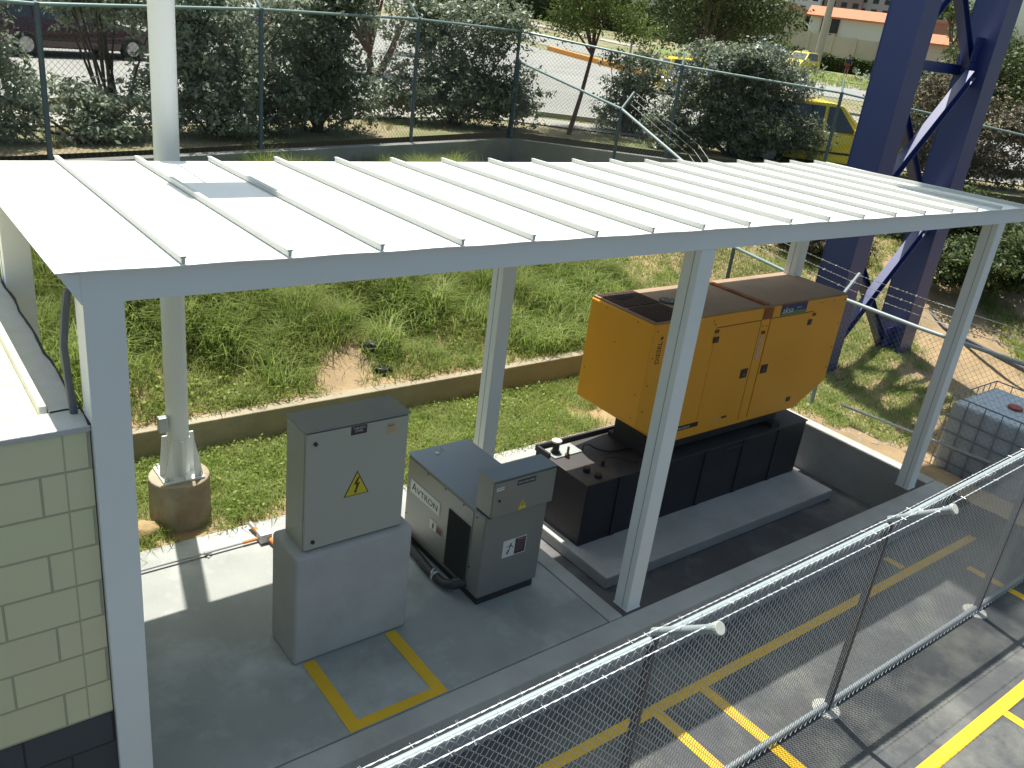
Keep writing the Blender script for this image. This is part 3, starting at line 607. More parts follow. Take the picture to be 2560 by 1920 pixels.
# ------------------------------------------------------------------ IBC water tank
m_ibc = mat('ibc_plastic', (0.42,0.48,0.55), 0.35, var=0.06, scale=3, spec=0.5)
m_cage = mat('cage_steel', (0.27,0.28,0.30), 0.4, 0.6)
ib = empty('water_tote', (9.9, -0.12, -0.36), 'white plastic bulk liquid tote in a steel cage beyond the side fence', 'liquid tank')
ix0, ix1, iy0, iy1, iz = 9.36, 10.50, -0.62, 0.37, -0.36
mb = MB()
for k in range(6):      # bulging panels: vertical corrugation
    mb.box(ix0+0.02+k*0.186, ix0+0.02+k*0.186+0.17, iy0+0.012, iy1-0.012, iz+0.17, iz+1.06)
mb.box(ix0+0.03, ix1-0.03, iy0+0.025, iy1-0.025, iz+0.15, iz+1.04)
for k in range(5): mb.box(ix0+0.012, ix1-0.012, iy0+0.03+k*0.19, iy0+0.03+k*0.19+0.165, iz+0.18, iz+1.05)
mb.build('bottle', m_ibc, ib, bevel=0.035, seg=4)
MB().cyl((ix0+ix1)/2, (iy0+iy1)/2, iz+1.06, iz+1.095, 0.085, 24).build('red_lid', mat('lid_red', (0.30,0.05,0.035), 0.5), ib, bevel=0.01)
for z in (0.14, 0.32, 0.5, 0.68, 0.86, 1.13):
    mb = MB(); mb.tube([(ix0,iy0,iz+z),(ix1,iy0,iz+z),(ix1,iy1,iz+z),(ix0,iy1,iz+z),(ix0,iy0,iz+z)], 0.009, 6); mb.build('cage_ring', m_cage, ib)
for x in np.linspace(ix0, ix1, 8):
    for y in (iy0, iy1): MB().tube([(x,y,iz+0.12),(x,y,iz+1.13)], 0.006, 6).build('cage_bar', m_cage, ib)
for y in np.linspace(iy0, iy1, 6)[1:-1]:
    for x in (ix0, ix1): MB().tube([(x,y,iz+0.12),(x,y,iz+1.13)], 0.006, 6).build('cage_bar', m_cage, ib)
mb = MB()
for x in (ix0+0.05, (ix0+ix1)/2, ix1-0.05): mb.box(x-0.05, x+0.05, iy0, iy1, iz, iz+0.10)
mb.box(ix0, ix1, iy0, iy1, iz+0.102, iz+0.125); mb.build('pallet', mat('pallet_brown', (0.12,0.06,0.045), 0.8), ib)

# ------------------------------------------------------------------ chain link
def chainlink(A, B, zb, ztp, w=0.06, r=0.0016, n=3):
    """woven diamond mesh in the vertical plane over A-B; zb, ztp are (start, end) heights"""
    A = np.array(A, float); B = np.array(B, float); Ln = np.hypot(*(B-A)); d = (B-A)/Ln; nn = np.array([-d[1], d[0]])
    K = int(Ln/(w/2)); V = []; F = []
    for k in range(K):
        t0 = k*w/2/Ln; z0 = zb[0]+(zb[1]-zb[0])*t0; z1 = ztp[0]+(ztp[1]-ztp[0])*t0; J = max(2, int((z1-z0)/(w/2)))
        P = []
        for j in range(J+1):
            hi = (j % 2 == 1) if k % 2 == 0 else (j % 2 == 0)
            u = (k+(1 if hi else 0))*w/2; z = z0+j*w/2; o_ = (1.5*r if hi else -1.5*r)
            P.append((A[0]+d[0]*u+nn[0]*o_, A[1]+d[1]*u+nn[1]*o_, z))
        P = np.array(P); base = len(V)
        for j in range(len(P)):
            t = P[min(j+1, J)]-P[max(j-1, 0)]
            for m_ in range(n):
                a = 2*math.pi*m_/n; V.append((P[j][0]+r*math.cos(a)*d[0]*1.2+r*math.sin(a)*nn[0], P[j][1]+r*math.cos(a)*d[1]*1.2+r*math.sin(a)*nn[1], P[j][2]))
        for j in range(J):
            for m_ in range(n):
                a0 = base+j*n+m_; a1 = base+j*n+(m_+1) % n; F.append((a0, a1, a1+n, a0+n))
    return V, F
def mesh_panel(name, segs, m, parent, **kw):
    V = []; F = []
    for A, B, zb, ztp in segs:
        v, f = chainlink(A, B, zb, ztp, **kw); o = len(V); V += v; F += [tuple(i+o for i in q_) for q_ in f]
    F = np.array(F); return npmesh(name, V, np.full(len(F), 4), F.ravel(), m, parent, smooth=True)
def barbed(P, parent, m, r=0.0018, step=0.12):
    """twisted two-strand wire with four-point barbs along polyline P"""
    mb = MB(); P = [Vector(p) for p in P]
    for a, b in zip(P[:-1], P[1:]):
        L_ = (b-a).length; N = max(2, int(L_/0.02)); t = (b-a).normalized(); s_ = t.cross(Vector((0,0,1))).normalized(); u_ = s_.cross(t)
        for ph in (0, math.pi):
            mb.tube([a.lerp(b, i/N)+r*1.1*(s_*math.cos(i*1.1+ph)+u_*math.sin(i*1.1+ph)) for i in range(N+1)], r, 3, caps=False)
        k = 0
        while k*step < L_:
            c = a+t*(k*step+0.03)
            for q_ in range(2):
                an = random.uniform(0, 3.1); dd = (s_*math.cos(an)+u_*math.sin(an))*0.017
                mb.tube([c-dd+t*0.006*q_, c+dd+t*0.006*q_], r*0.8, 3, caps=False)
            k += 1
    return mb.build('barbed_wire', m, parent)
m_galvf = mat('fence_galvanised', (0.30,0.36,0.38), 0.6, 0.15, var=0.06, scale=5)
m_wire = mat('fence_wire', (0.62,0.64,0.66), 0.45, 0.3)
m_greenf = mat('fence_green_paint', (0.11,0.145,0.17), 0.5, 0.1, var=0.15, scale=4)
m_greenr = mat('fence_green_rail', (0.27,0.36,0.36), 0.4, 0.3, var=0.1, scale=4)
m_wired = mat('fence_wire_dark', (0.13,0.13,0.14), 0.5, 0.5)
# foreground fence
FY = -1.32; ZT0 = 1.27
ff = empty('foreground_fence', (4.7, FY, ZA), 'galvanised chain link fence with barbed wire arms along the front of the yard', 'fence')
zr = lambda x: 1.25+max(0, (x-0.6))*0.012+max(0, x-5)*0.035
px = [-2.52, -0.09, 2.335, 4.72, 7.19, 9.7]
for x in px:
    p_ = MB().tube([(x,FY+0.0,ZA),(x,FY+0.0,zr(x)+0.02)], 0.030, 14).build('post', m_greenf if False else mat('post_dark', (0.10,0.095,0.11), 0.5, 0.3, var=0.1), ff, smooth=True)
    a_ = MB().tube([(x,FY+0.01,zr(x)+0.04),(x,FY-0.36,zr(x)+0.33)], 0.024, 14).build('barbed_wire_arm', m_galvf, p_, smooth=True)
    MB().tube([(x,FY-0.355,zr(x)+0.326),(x,FY-0.375,zr(x)+0.342)], 0.036, 16).build('arm_cap', mat('cap_grey', (0.42,0.44,0.40), 0.6, var=0.2, scale=30), a_, bevel=0.004)
    MB().cyl(x, FY, ZA-0.02, ZA+0.012, 0.11, 18).build('concrete_foot', m_light_patch, p_, bevel=0.01)
for a, b in zip(px[:-1], px[1:]):
    MB().tube([(a,FY,zr(a)),(b,FY,zr(b))], 0.022, 12).build('top_rail', m_galvf, ff, smooth=True)
    MB().tube([(a+0.03,FY,ZA+0.06),(b-0.03,FY,ZA+0.06)], 0.021, 12).build('bottom_rail', mat('rail_dull', (0.30,0.34,0.37), 0.5, 0.3, var=0.15), ff, smooth=True)
mesh_panel('chain_link_mesh', [((a,FY-0.028),(b,FY-0.028),(ZA+0.03,ZA+0.03),(zr(a)+0.03,zr(b)+0.03)) for a, b in zip(px[:-1], px[1:])], m_wire, ff, w=0.062, r=0.0026, n=4)
for dy, dz in ((0.05, 0.045), (0.18, 0.16), (0.32, 0.27)):
    barbed([(x, FY-dy+0.02, zr(x)+0.06+dz*0.9) for x in px], ff, m_wire)
# green perimeter fence at the top of the bank
pf = empty('perimeter_fence', (8.0, 11.0, 1.83), 'dark green chain link perimeter fence on the concrete wall in front of the bushes', 'fence')
ZF = 1.82
def ztop(x): return float(np.interp(x, [-14,1.5,4.75,8.15,11.2,13.8,16.4,19.9,24.5,31], [3.74,3.72,3.92,4.03,4.02,3.75,3.63,3.20,2.8,2.6]))
allp = [(-12.0,5.2),(-8.6,6.18),(-5.2,7.16),(-1.85,8.13),(1.5,9.1),(4.75,10.04),(8.15,11.02),(11.2,11.9),(13.85,9.6),(16.45,7.35),(19.9,4.37),(24.5,0.4),(31,-5.2)]
for i, (x, y) in enumerate(allp):
    p_ = MB().tube([(x,y,1.0 if x < 12 else 0.8),(x,y,ztop(x)+0.02)], 0.036, 10).build('post', m_greenf, pf, smooth=True)
    dx, dy = (-0.1, 0.2) if x < 11 else (0.12, 0.12)
    if i == 7: dx, dy = (-0.06, 0.16)
    MB().tube([(x,y,ztop(x)),(x+dx,y+dy,ztop(x)+0.26)], 0.022, 8).build('barbed_wire_arm', m_greenr, p_, smooth=True)
for a, b in zip(allp[:-1], allp[1:]):
    MB().tube([(a[0],a[1],ztop(a[0])),(b[0],b[1],ztop(b[0]))], 0.024, 10).build('top_rail', m_greenr, pf, smooth=True)
mesh_panel('chain_link_mesh', [(a, b, (ZF,ZF), (ztop(a[0]),ztop(b[0]))) for a, b in zip(allp[1:-1], allp[2:])], m_wired, pf, w=0.085, r=0.0024)
# side fence: climbs the bank from the yard to the corner
sf = empty('side_fence', (9.3, 4.0, 0), 'chain link side fence climbing the bank past the blue tower', 'fence')
SP = [(9.25,-1.30,1.45,-0.38),(9.25,0.95,1.43,-0.30),(9.24,2.05,1.46,-0.22),(9.85,4.3,1.48,0.25),(10.18,5.89,2.44,0.75),(10.51,7.83,3.0,1.1),(11.15,11.75,3.42,1.4)]
for i, (x, y, zt_, zb_) in enumerate(SP):
    if i in (1, 4): continue
    dk = m_greenf if i > 2 else m_galvf
    p_ = MB().tube([(x,y,zb_-0.2),(x,y,zt_+0.02)], 0.028, 10).build('post', dk, sf, smooth=True)
    if i in (2, 3, 5, 0):
        MB().tube([(x,y,zt_),(x+(0.30 if i != 5 else 0.25),y+(0.0 if i != 5 else 0.0),zt_+0.30)], 0.022, 8).build('barbed_wire_arm', m_galvf, p_, smooth=True)
for i in range(len(SP)-1):
    a, b = SP[i], SP[i+1]
    MB().tube([(a[0],a[1],a[2]),(b[0],b[1],b[2])], 0.024, 10).build('top_rail', m_galvf if i in (1, 4) or i == 0 else m_greenr, sf, smooth=True)
mesh_panel('chain_link_mesh', [((a[0],a[1]),(b[0],b[1]),(a[3],b[3]),(a[2],b[2])) for a, b in zip(SP[:-1], SP[1:])], mat('fence_wire_mid', (0.30,0.30,0.31), 0.5, 0.5), sf, w=0.075, r=0.0019)
MB().tube([(9.24,1.62,0.12),(9.26,-0.3,0.22)], 0.018, 8).build('lower_rail', m_galvf, sf, smooth=True)
for k in range(3):
    o_ = 0.11+0.085*k
    barbed([(x+o_, y, z+o_) for x, y, z, _ in SP[:3]]+[(SP[3][0]+o_, SP[3][1], SP[3][2]+o_)], sf, mat('barb_light', (0.62,0.6,0.6), 0.4, 0.5), r=0.0026, step=0.13)
    barbed([(SP[5][0]+0.08+o_*0.8, SP[5][1], SP[5][2]+o_), (SP[4][0]+o_, SP[4][1], SP[4][2]+o_), (SP[3][0]+o_, SP[3][1]+0.05, SP[3][2]+o_+0.15)], sf, m_wired, r=0.0022, step=0.2)

# ------------------------------------------------------------------ blue steel tower
m_bluet = mat('tower_blue', (0.008,0.024,0.155), 0.45, var=0.08, scale=1.2, spec=1.0)
tw = empty('blue_steel_tower', (11.5, 3.1, -0.4), 'dark blue steel tower with two broad legs and diagonal braces', 'tower')
for (x0, x1, y0, y1, bz) in ((10.62, 11.02, 2.80, 3.29, -0.5), (12.84, 13.24, 2.80, 3.29, -0.5),):
    lg = MB().box(x0+0.004, x1-0.004, y0+0.02, y1-0.02, bz, 16).build('leg', m_bluet, tw)
    for yy in (y0, y1-0.018): MB().box(x0-0.0, x1+0.0, yy, yy+0.018, bz, 16.002).build('flange_plate', m_bluet, lg)
    MB().box(x0-0.12, x1+0.12, y0-0.12, y1+0.12, -0.9, -0.24 if y0 < 4 else 0.3).build('concrete_base', m_plinth, lg, bevel=0.02)
def brace(p, q, w=0.13, h=0.14, y0=2.83):
    """channel with a flat upper flange, in the plane y = y0"""
    p = Vector((p[0], y0, p[1])); q = Vector((q[0], y0, q[1])); t = (q-p).normalized(); n_ = Vector((-t.z, 0, t.x))
    if n_.z < 0: n_ = -n_
    mb = MB(); Y = Vector((0, w/2, 0))
    def slab(c, dn0, dn1, yw):
        v = [p+n_*dn0-yw, q+n_*dn0-yw, q+n_*dn0+yw, p+n_*dn0+yw, p+n_*dn1-yw, q+n_*dn1-yw, q+n_*dn1+yw, p+n_*dn1+yw]
        mb.add(v, [(0,3,2,1),(4,5,6,7),(0,1,5,4),(1,2,6,5),(2,3,7,6),(3,0,4,7)])
    slab(0, h/2-0.012, h/2, Y); slab(0, -h/2, -h/2+0.012, Y); slab(0, -h/2+0.0125, h/2-0.0125, Vector((0,0.012,0)))
    mb.build('diagonal_brace', m_bluet, tw)
for k in range(6):
    brace((11.025, 0.38+2.27*k), (12.60, 2.02+2.27*k), y0=2.91); brace((11.025, 1.78+2.25*k), (12.835, -0.08+2.25*k), y0=3.10)
for k in range(5):
    for xg_, zg_ in ((11.022, 0.42+2.27*k), (11.022, 1.72+2.25*k), (12.62, 2.0+2.27*k), (12.62, 0.12+2.25*k)):
        gp = MB().box(xg_, xg_+0.22, 2.985, 2.997, zg_-0.16, zg_+0.18).build('gusset_plate', m_bluet, tw)
        for bx, bz in ((0.05,-0.09),(0.05,0.1),(0.16,-0.09),(0.16,0.1)): MB().tube([(xg_+bx,2.984,zg_+bz),(xg_+bx,2.966,zg_+bz)], 0.016, 6).build('bolt', m_bluet, gp)
for z in (4.33, 6.6, 8.87, 11.1): MB().box(11.022, 12.838, 3.19, 3.27, z-0.07, z+0.07).build('strut', m_bluet, tw)
MB().box(8.30, 16.5, 2.55, 2.79, 10.0, 15.9).build('unseen_shade_panel', mat('panel_grey', (0.4,0.42,0.45), 0.5), tw)  # unseen panel added out of view to shade the right end of the canopy roof

# ------------------------------------------------------------------ vegetation
def leafmat(name, c1, c2, rough=0.5, trans=0.3, spec=0.4, scale=3.0):
    return mat(name, c1, rough, var=0.35, scale=scale*6, col2=c2, mix=(0.38,0.6), trans=trans, spec=spec, detail=3)
def rand_unit(n):
    v = RNG.normal(size=(n, 3)); return v/np.linalg.norm(v, axis=1)[:, None]
def blob_points(blobs, n, hollow=0.45, carve=0.0, cf=2.3, clump=12, cr=0.10):
    if clump > 1:
        P, d = blob_points(blobs, max(40, n//clump), hollow, carve, cf, 1)
        k = np.repeat(np.arange(len(P)), clump); o = rand_unit(len(k))*(RNG.random(len(k))**0.5)[:, None]
        s = cr*(0.6+0.9*RNG.random(len(P)))[k][:, None]
        return P[k]+o*s*np.array([1, 1, 0.8]), d[k]*0.7+o*0.9
    w = np.array([b[3]*b[4]*b[5] for b in blobs])**0.8; k = RNG.choice(len(blobs), n, p=w/w.sum()); B = np.array([b[:6] for b in blobs])[k]
    d = rand_unit(n); r = (hollow+(1-hollow)*RNG.random(n)**0.8)*(0.86+0.22*RNG.random(n))
    lump = 1+0.16*np.sin(5.1*d[:, 0]+B[:, 0]*3)*np.sin(4.3*d[:, 1]+B[:, 1])+0.13*np.sin(7.7*d[:, 2]+B[:, 2]*5)
    P = B[:, :3]+d*B[:, 3:6]*(r*lump)[:, None]
    if carve:
        f = np.sin(P[:, 0]*cf*1.7+1)*np.sin(P[:, 1]*cf*1.9+2)*np.sin(P[:, 2]*cf*2.3)+0.35*np.sin(P[:, 0]*cf*5)*np.sin(P[:, 2]*cf*4.4)
        keep = f > -carve; P = P[keep]; d = d[keep]
    return P, d
def leaf_mesh(name, P, N, size, m, parent=None, aspect=2.0, up=0.5):
    n = len(P); nrm = rand_unit(n)*0.8+N*0.5+np.array([0, 0, up]); nrm /= np.linalg.norm(nrm, axis=1)[:, None]
    a = np.cross(nrm, rand_unit(n)); a /= np.linalg.norm(a, axis=1)[:, None]; b = np.cross(nrm, a)
    s = (size*(0.6+0.8*RNG.random(n)))[:, None]
    V = np.stack([P-a*s*0.5, P-b*s/aspect*0.5+nrm*s*0.08, P+a*s*0.5, P+b*s/aspect*0.5+nrm*s*0.08], 1).reshape(-1, 3)
    return npmesh(name, V, np.full(n, 4), np.arange(4*n), m, parent)
def stems(base, blobs, n, m, parent, r0=0.03, name='stem', r1=0.006):
    mb = MB(); base = Vector(base)
    for i in range(n):
        b = random.choice(blobs); e = Vector((b[0]+random.uniform(-.7,.7)*b[3], b[1]+random.uniform(-.7,.7)*b[4], b[2]+random.uniform(-.3,.85)*b[5]))
        s = base+Vector((random.uniform(-.12,.12), random.uniform(-.12,.12), 0)); mid = s.lerp(e, 0.45)+Vector((random.uniform(-.1,.1), random.uniform(-.1,.1), 0.08))
        mb.tube([s, mid, e], [r0, r0*0.6, r1], 5)
    return mb.build(name, m, parent)
m_bark = mat('bark', (0.10,0.075,0.06), 0.9, var=0.3, scale=8, bump=0.4)
m_barkr = mat('bark_reddish', (0.15,0.075,0.055), 0.9, var=0.3, scale=8, bump=0.4)
def bush(label, cx, cy, w, d, h, z0=None, n=7000, lm=None, leaf=0.085, group='silver-green bushes behind the perimeter fence', seedn=0, name='bush', lift=0.1, sub=12, carve=0.42, cat='bush', rot=None):
    random.seed(seedn+100); z0 = zt(cx, cy) if z0 is None else z0
    t = empty(name, (cx, cy, z0), label, cat, group); bl = [(cx, cy, z0+lift+(h-lift)*0.46, w*0.44, d*0.45, (h-lift)*0.46)]
    for i in range(sub):
        a = random.uniform(0, 6.28); rr_ = random.uniform(0.25, 1); zz = random.uniform(0.15, 0.9)
        k = 0.75 if zz > 0.7 else 1.0; s_ = random.uniform(0.18, 0.3)
        bl.append((cx+math.cos(a)*w*0.40*rr_*k, cy+math.sin(a)*d*0.40*rr_*k, z0+lift+(h-lift)*zz, w*s_, d*s_*1.1, (h-lift)*random.uniform(0.11, 0.2)))
    if lift < 0.5:
        for i in range(6):
            bl.append((cx+(i-2.5)/5*w*0.72, cy+random.uniform(-.2,.2)*d, z0+h*0.2, w*0.17, d*0.34, h*0.24))
    P, N = blob_points(bl, int(n*1.6), hollow=0.2, carve=carve, cr=0.13); k = P[:, 2] > z0+0.02; P, N = P[k], N[k]
    rot = rot if rot is not None else (0.1 if cx < 9 else -0.71); ca, sa = math.cos(rot), math.sin(rot)
    X = P[:, 0]-cx; Y = P[:, 1]-cy; P[:, 0] = cx+ca*X-sa*Y; P[:, 1] = cy+sa*X+ca*Y
    bl = [(cx+ca*(b[0]-cx)-sa*(b[1]-cy), cy+sa*(b[0]-cx)+ca*(b[1]-cy))+tuple(b[2:]) for b in bl]
    leaf_mesh('foliage', P, N, leaf, lm, t); stems((cx, cy, z0-0.05), bl, 14, m_bark, t)
    return t
m_silver_leaf = leafmat('silver_leaf', (0.23,0.28,0.18), (0.40,0.45,0.35), 0.45, 0.35, 0.6)
m_dark_leaf = leafmat('dark_leaf', (0.15,0.19,0.115), (0.29,0.335,0.235), 0.45, 0.35, 0.6)
m_white_leaf = leafmat('whitish_leaf', (0.13,0.16,0.13), (0.32,0.36,0.34), 0.35, 0.15, 0.7)
m_tree_leaf = leafmat('tree_leaf', (0.10,0.15,0.035), (0.17,0.22,0.05), 0.5, 0.4)
m_tree_dark = leafmat('tree_leaf_dark', (0.05,0.08,0.025), (0.09,0.12,0.035), 0.5, 0.3)
m_brown_leaf = leafmat('brown_leaf', (0.11,0.10,0.055), (0.20,0.17,0.12), 0.6, 0.2)
bush('large silver-green bush at the left edge of the photo behind the fence', 0.5, 10.15, 2.4, 1.7, 3.3, n=15000, lm=m_silver_leaf, seedn=1)
bush('open airy bush on thin stems just left of the white mast', 2.8, 10.95, 2.2, 1.5, 2.85, n=6500, lm=m_silver_leaf, seedn=2, lift=1.35, sub=7)
bush('low silver shrub under the airy bush left of the white mast', 2.1, 10.0, 2.2, 0.9, 0.8, n=3600, lm=m_silver_leaf, seedn=3)
bush('dense silver-green bush just right of the white mast', 4.35, 10.85, 3.0, 1.8, 2.95, n=20000, lm=m_silver_leaf, seedn=4)
bush('dark dense bush between the mast and the reddish forked tree', 6.3, 11.35, 2.45, 1.7, 2.85, n=18000, lm=m_dark_leaf, seedn=5)
bush('wide dark green bush left of the fence corner', 10.25, 12.65, 4.2, 1.5, 2.95, n=26000, lm=m_dark_leaf, seedn=6, rot=-0.25)
bush('small twiggy dark bush between the leaning tree and the silver bush', 14.9, 11.9, 2.1, 1.3, 2.0, n=6000, lm=m_dark_leaf, seedn=7)
bush('big bush with whitish silver leaf tips in front of the yellow taxis', 15.55, 9.2, 4.1, 1.5, 2.3, n=28000, lm=m_dark_leaf, seedn=8, sub=12)
P, N = blob_points([(15.1,9.5,3.8,0.8,0.5,0.35),(15.8,9.0,4.05,0.75,0.5,0.42),(16.4,8.6,3.6,0.5,0.5,0.4),(14.5,10.1,3.4,0.6,0.5,0.35)], 6500, 0.5)
t = [o for o in bpy.data.objects if o.get('label', '').startswith('big bush with whitish')][0]
leaf_mesh('silvery_tips', P, N, 0.07, m_white_leaf, t)
bush('brown and green shrub right of the blue tower behind the fence', 19.6, 6.0, 4.0, 1.9, 2.5, n=14000, lm=m_brown_leaf, seedn=9)
bush('green shrub seen between the two legs of the blue tower', 21.9, 8.0, 4.2, 1.8, 2.2, n=10000, lm=m_dark_leaf, seedn=10)
bush('dark shrub at the right edge beneath the roof line of the canopy', 15.8, 3.2, 2.2, 1.4, 0.95, z0=0.65, n=7500, lm=m_tree_dark, seedn=12, group='shrubs on the slope right of the tower')
bush('dark scrubby shrub on the slope beside the right leg of the tower', 16.7, 5.2, 2.4, 1.3, 1.1, z0=0.9, n=7000, lm=m_tree_dark, seedn=13, group='shrubs on the slope right of the tower')
def tree(label, base, fork, crown, n, lm, leaf=0.1, tr=0.09, bark=None, group='roadside trees', seedn=0, limbs=9, carve=0.3, name='tree', sub=10, aspect=2.2):
    """crown: (cx, cy, cz, rx, ry, rz); trunk runs base -> fork, limbs from the fork into the crown"""
    random.seed(seedn+500); t = empty(name, base, label, 'tree', group); bark = bark or m_bark
    cx, cy, cz, rx, ry, rz = crown; bl = [(cx, cy, cz, rx*0.55, ry*0.55, rz*0.5)]
    for i in range(sub):
        d = Vector((random.gauss(0,1), random.gauss(0,1), random.gauss(0,0.9))).normalized(); q_ = random.uniform(0.45, 0.8)
        bl.append((cx+d.x*rx*q_, cy+d.y*ry*q_, cz+d.z*rz*q_, rx*random.uniform(.25,.42), ry*random.uniform(.25,.42), rz*random.uniform(.18,.34)))
    b = Vector(base); f = Vector(fork); mb = MB()
    mb.tube([b, b.lerp(f, 0.5)+Vector((0.03,0,0)), f], [tr, tr*0.75, tr*0.62], 9); mb.build('trunk', bark, t)
    mb = MB()
    for i in range(limbs):
        q_ = bl[i % len(bl)]; e = Vector((q_[0], q_[1], q_[2]+q_[5]*0.3)); m_ = f.lerp(e, 0.5)+Vector((random.uniform(-.2,.2), random.uniform(-.2,.2), 0.1))
        mb.tube([f-Vector((0,0,0.05)), m_, e], [tr*0.5, tr*0.3, tr*0.08], 6)
        for k in range(3):
            e2 = e+Vector((random.uniform(-1,1)*q_[3], random.uniform(-1,1)*q_[4], random.uniform(-.6,1)*q_[5])); mb.tube([m_, m_.lerp(e2, 0.6)+Vector((0,0,0.05)), e2], [tr*0.2, tr*0.12, tr*0.04], 5)
    mb.build('limbs', bark, t)
    P, N = blob_points(bl, n, 0.3, carve, cr=max(rx, ry)*0.11); leaf_mesh('crown', P, N, leaf, lm, t, aspect=aspect); return t
tt = tree('roadside tree with reddish trunk forking low, between two bushes', (13.1,21.8,2.0), (13.05,21.8,2.75), (12.9,22.3,5.9,3.2,2.6,1.75), 9000, m_tree_leaf, 0.16, 0.14, m_barkr, seedn=1)
mb = MB(); mb.tube([(13.3,21.7,2.0),(13.65,21.5,2.9),(13.95,21.4,3.8),(14.3,21.4,4.6)], [0.12,0.10,0.08,0.05], 8); mb.tube([(13.05,21.8,2.75),(12.6,21.9,3.5),(12.3,22,4.3)], [0.08,0.06,0.04], 7)
mb.build('second_stem', m_barkr, tt)
tree('slender leaning tree with light green feathery crown beside the fence corner', (12.66,11.6,1.85), (13.2,11.75,3.75), (13.5,12.0,5.0,2.15,1.7,1.2), 26000, m_tree_leaf, 0.085, 0.062, m_barkr, seedn=2, carve=0.12, aspect=3)
tree('dark trunked tree with broad shady crown over the first taxi', (16.75,12.3,1.98), (17.45,12.3,4.0), (17.6,12.9,5.3,3.3,2.4,1.5), 30000, m_tree_dark, 0.10, 0.10, seedn=3)
tree('dense dark green tree on the far side of the street', (31.5,23.4,2.1), (31.6,23.4,4.0), (31.6,23.6,5.6,3.6,3.0,2.5), 20000, m_tree_dark, 0.16, 0.2, seedn=4, carve=0.1)
tree('small light green tree beside the far taxi', (51.5,36.0,2.5), (51.5,36,3.6), (51.5,36,4.5,1.9,1.8,1.4), 3500, m_tree_leaf, 0.2, 0.12, seedn=5)
tree('tree crown seen high between the legs of the blue tower', (54.4,24.8,2.5), (54.4,24.8,5.4), (54.4,24.6,7.5,2.1,1.9,1.8), 5000, m_tree_leaf, 0.22, 0.15, seedn=6)
tree('leafy tree at the right edge of the photo beyond the tower', (22.6,7.4,2.0), (22.6,7.5,3.0), (22.9,7.2,4.3,2.8,1.8,1.4), 20000, m_tree_dark, 0.10, 0.09, seedn=7)
tree('tree hanging over the street near the top left corner', (1.2,15.4,1.9), (1.0,15.2,3.2), (1.1,14.7,4.9,1.7,1.4,0.95), 5500, m_tree_leaf, 0.11, 0.08, seedn=8, carve=0.15)
tree('tree behind the reddish forked tree near the top of the photo', (22.5,33.5,2.1), (22.5,33.5,4.2), (21.8,33.6,6.0,3.3,2.8,1.75), 7000, m_tree_leaf, 0.2, 0.15, seedn=9)
def hedge(label, P, h, w, n, leaf, lm):
    cx, cy = P[0]; t = empty('hedge', (cx, cy, zt(cx, cy)), label, 'hedge'); A = np.array(P, float); out = []; nr = []
    sl = np.hypot(*np.diff(A, axis=0).T); k = RNG.choice(len(sl), n, p=sl/sl.sum()); u = RNG.random(n); base = A[k]*(1-u[:, None])+A[k+1]*u[:, None]
    d = (A[k+1]-A[k])/sl[k][:, None]; nn = np.stack([-d[:, 1], d[:, 0]], 1); face = RNG.random(n); lum = 1+0.12*np.sin(base[:, 0]*1.3)+0.08*np.sin(base[:, 1]*3.1)
    o_ = np.where(face < 0.4, -w/2, np.where(face < 0.5, w/2, (RNG.random(n)-0.5)*w))*lum; zz = np.where(face < 0.5, RNG.random(n)*h, h*(0.93+0.1*RNG.random(n)))*lum
    Pn = np.stack([base[:, 0]+nn[:, 0]*o_, base[:, 1]+nn[:, 1]*o_, ztn(base[:, 0], base[:, 1])+zz], 1)
    leaf_mesh('foliage', Pn+RNG.normal(size=Pn.shape)*0.06, rand_unit(n), leaf, lm, t)
    mb = MB()
    for a, b in zip(P[:-1], P[1:]):
        a = np.array(a, float); b = np.array(b, float); dd = (b-a)/np.hypot(*(b-a)); q_ = np.array([-dd[1], dd[0]])*w*0.38
        pts = [a-q_, b-q_, b+q_, a+q_]; mb.add([(p[0], p[1], zt(*p)-0.1) for p in pts]+[(p[0], p[1], zt(*p)+h*0.9) for p in pts], [(4,5,6,7),(0,1,5,4),(1,2,6,5),(2,3,7,6),(3,0,4,7)])
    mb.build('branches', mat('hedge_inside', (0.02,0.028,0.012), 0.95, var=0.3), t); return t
hedge('long dark clipped hedge along the far sidewalk at the top of the photo', [(53.5,90),(57.5,78),(62,71),(66,64),(67,56)], 3.0, 1.6, 14000, 0.3, m_tree_dark)
hedge('low dark green hedge in front of the long garden wall', [(60,48),(65.7,41.6),(68.5,35),(75,24)], 1.25, 1.2, 12000, 0.2, m_tree_dark)
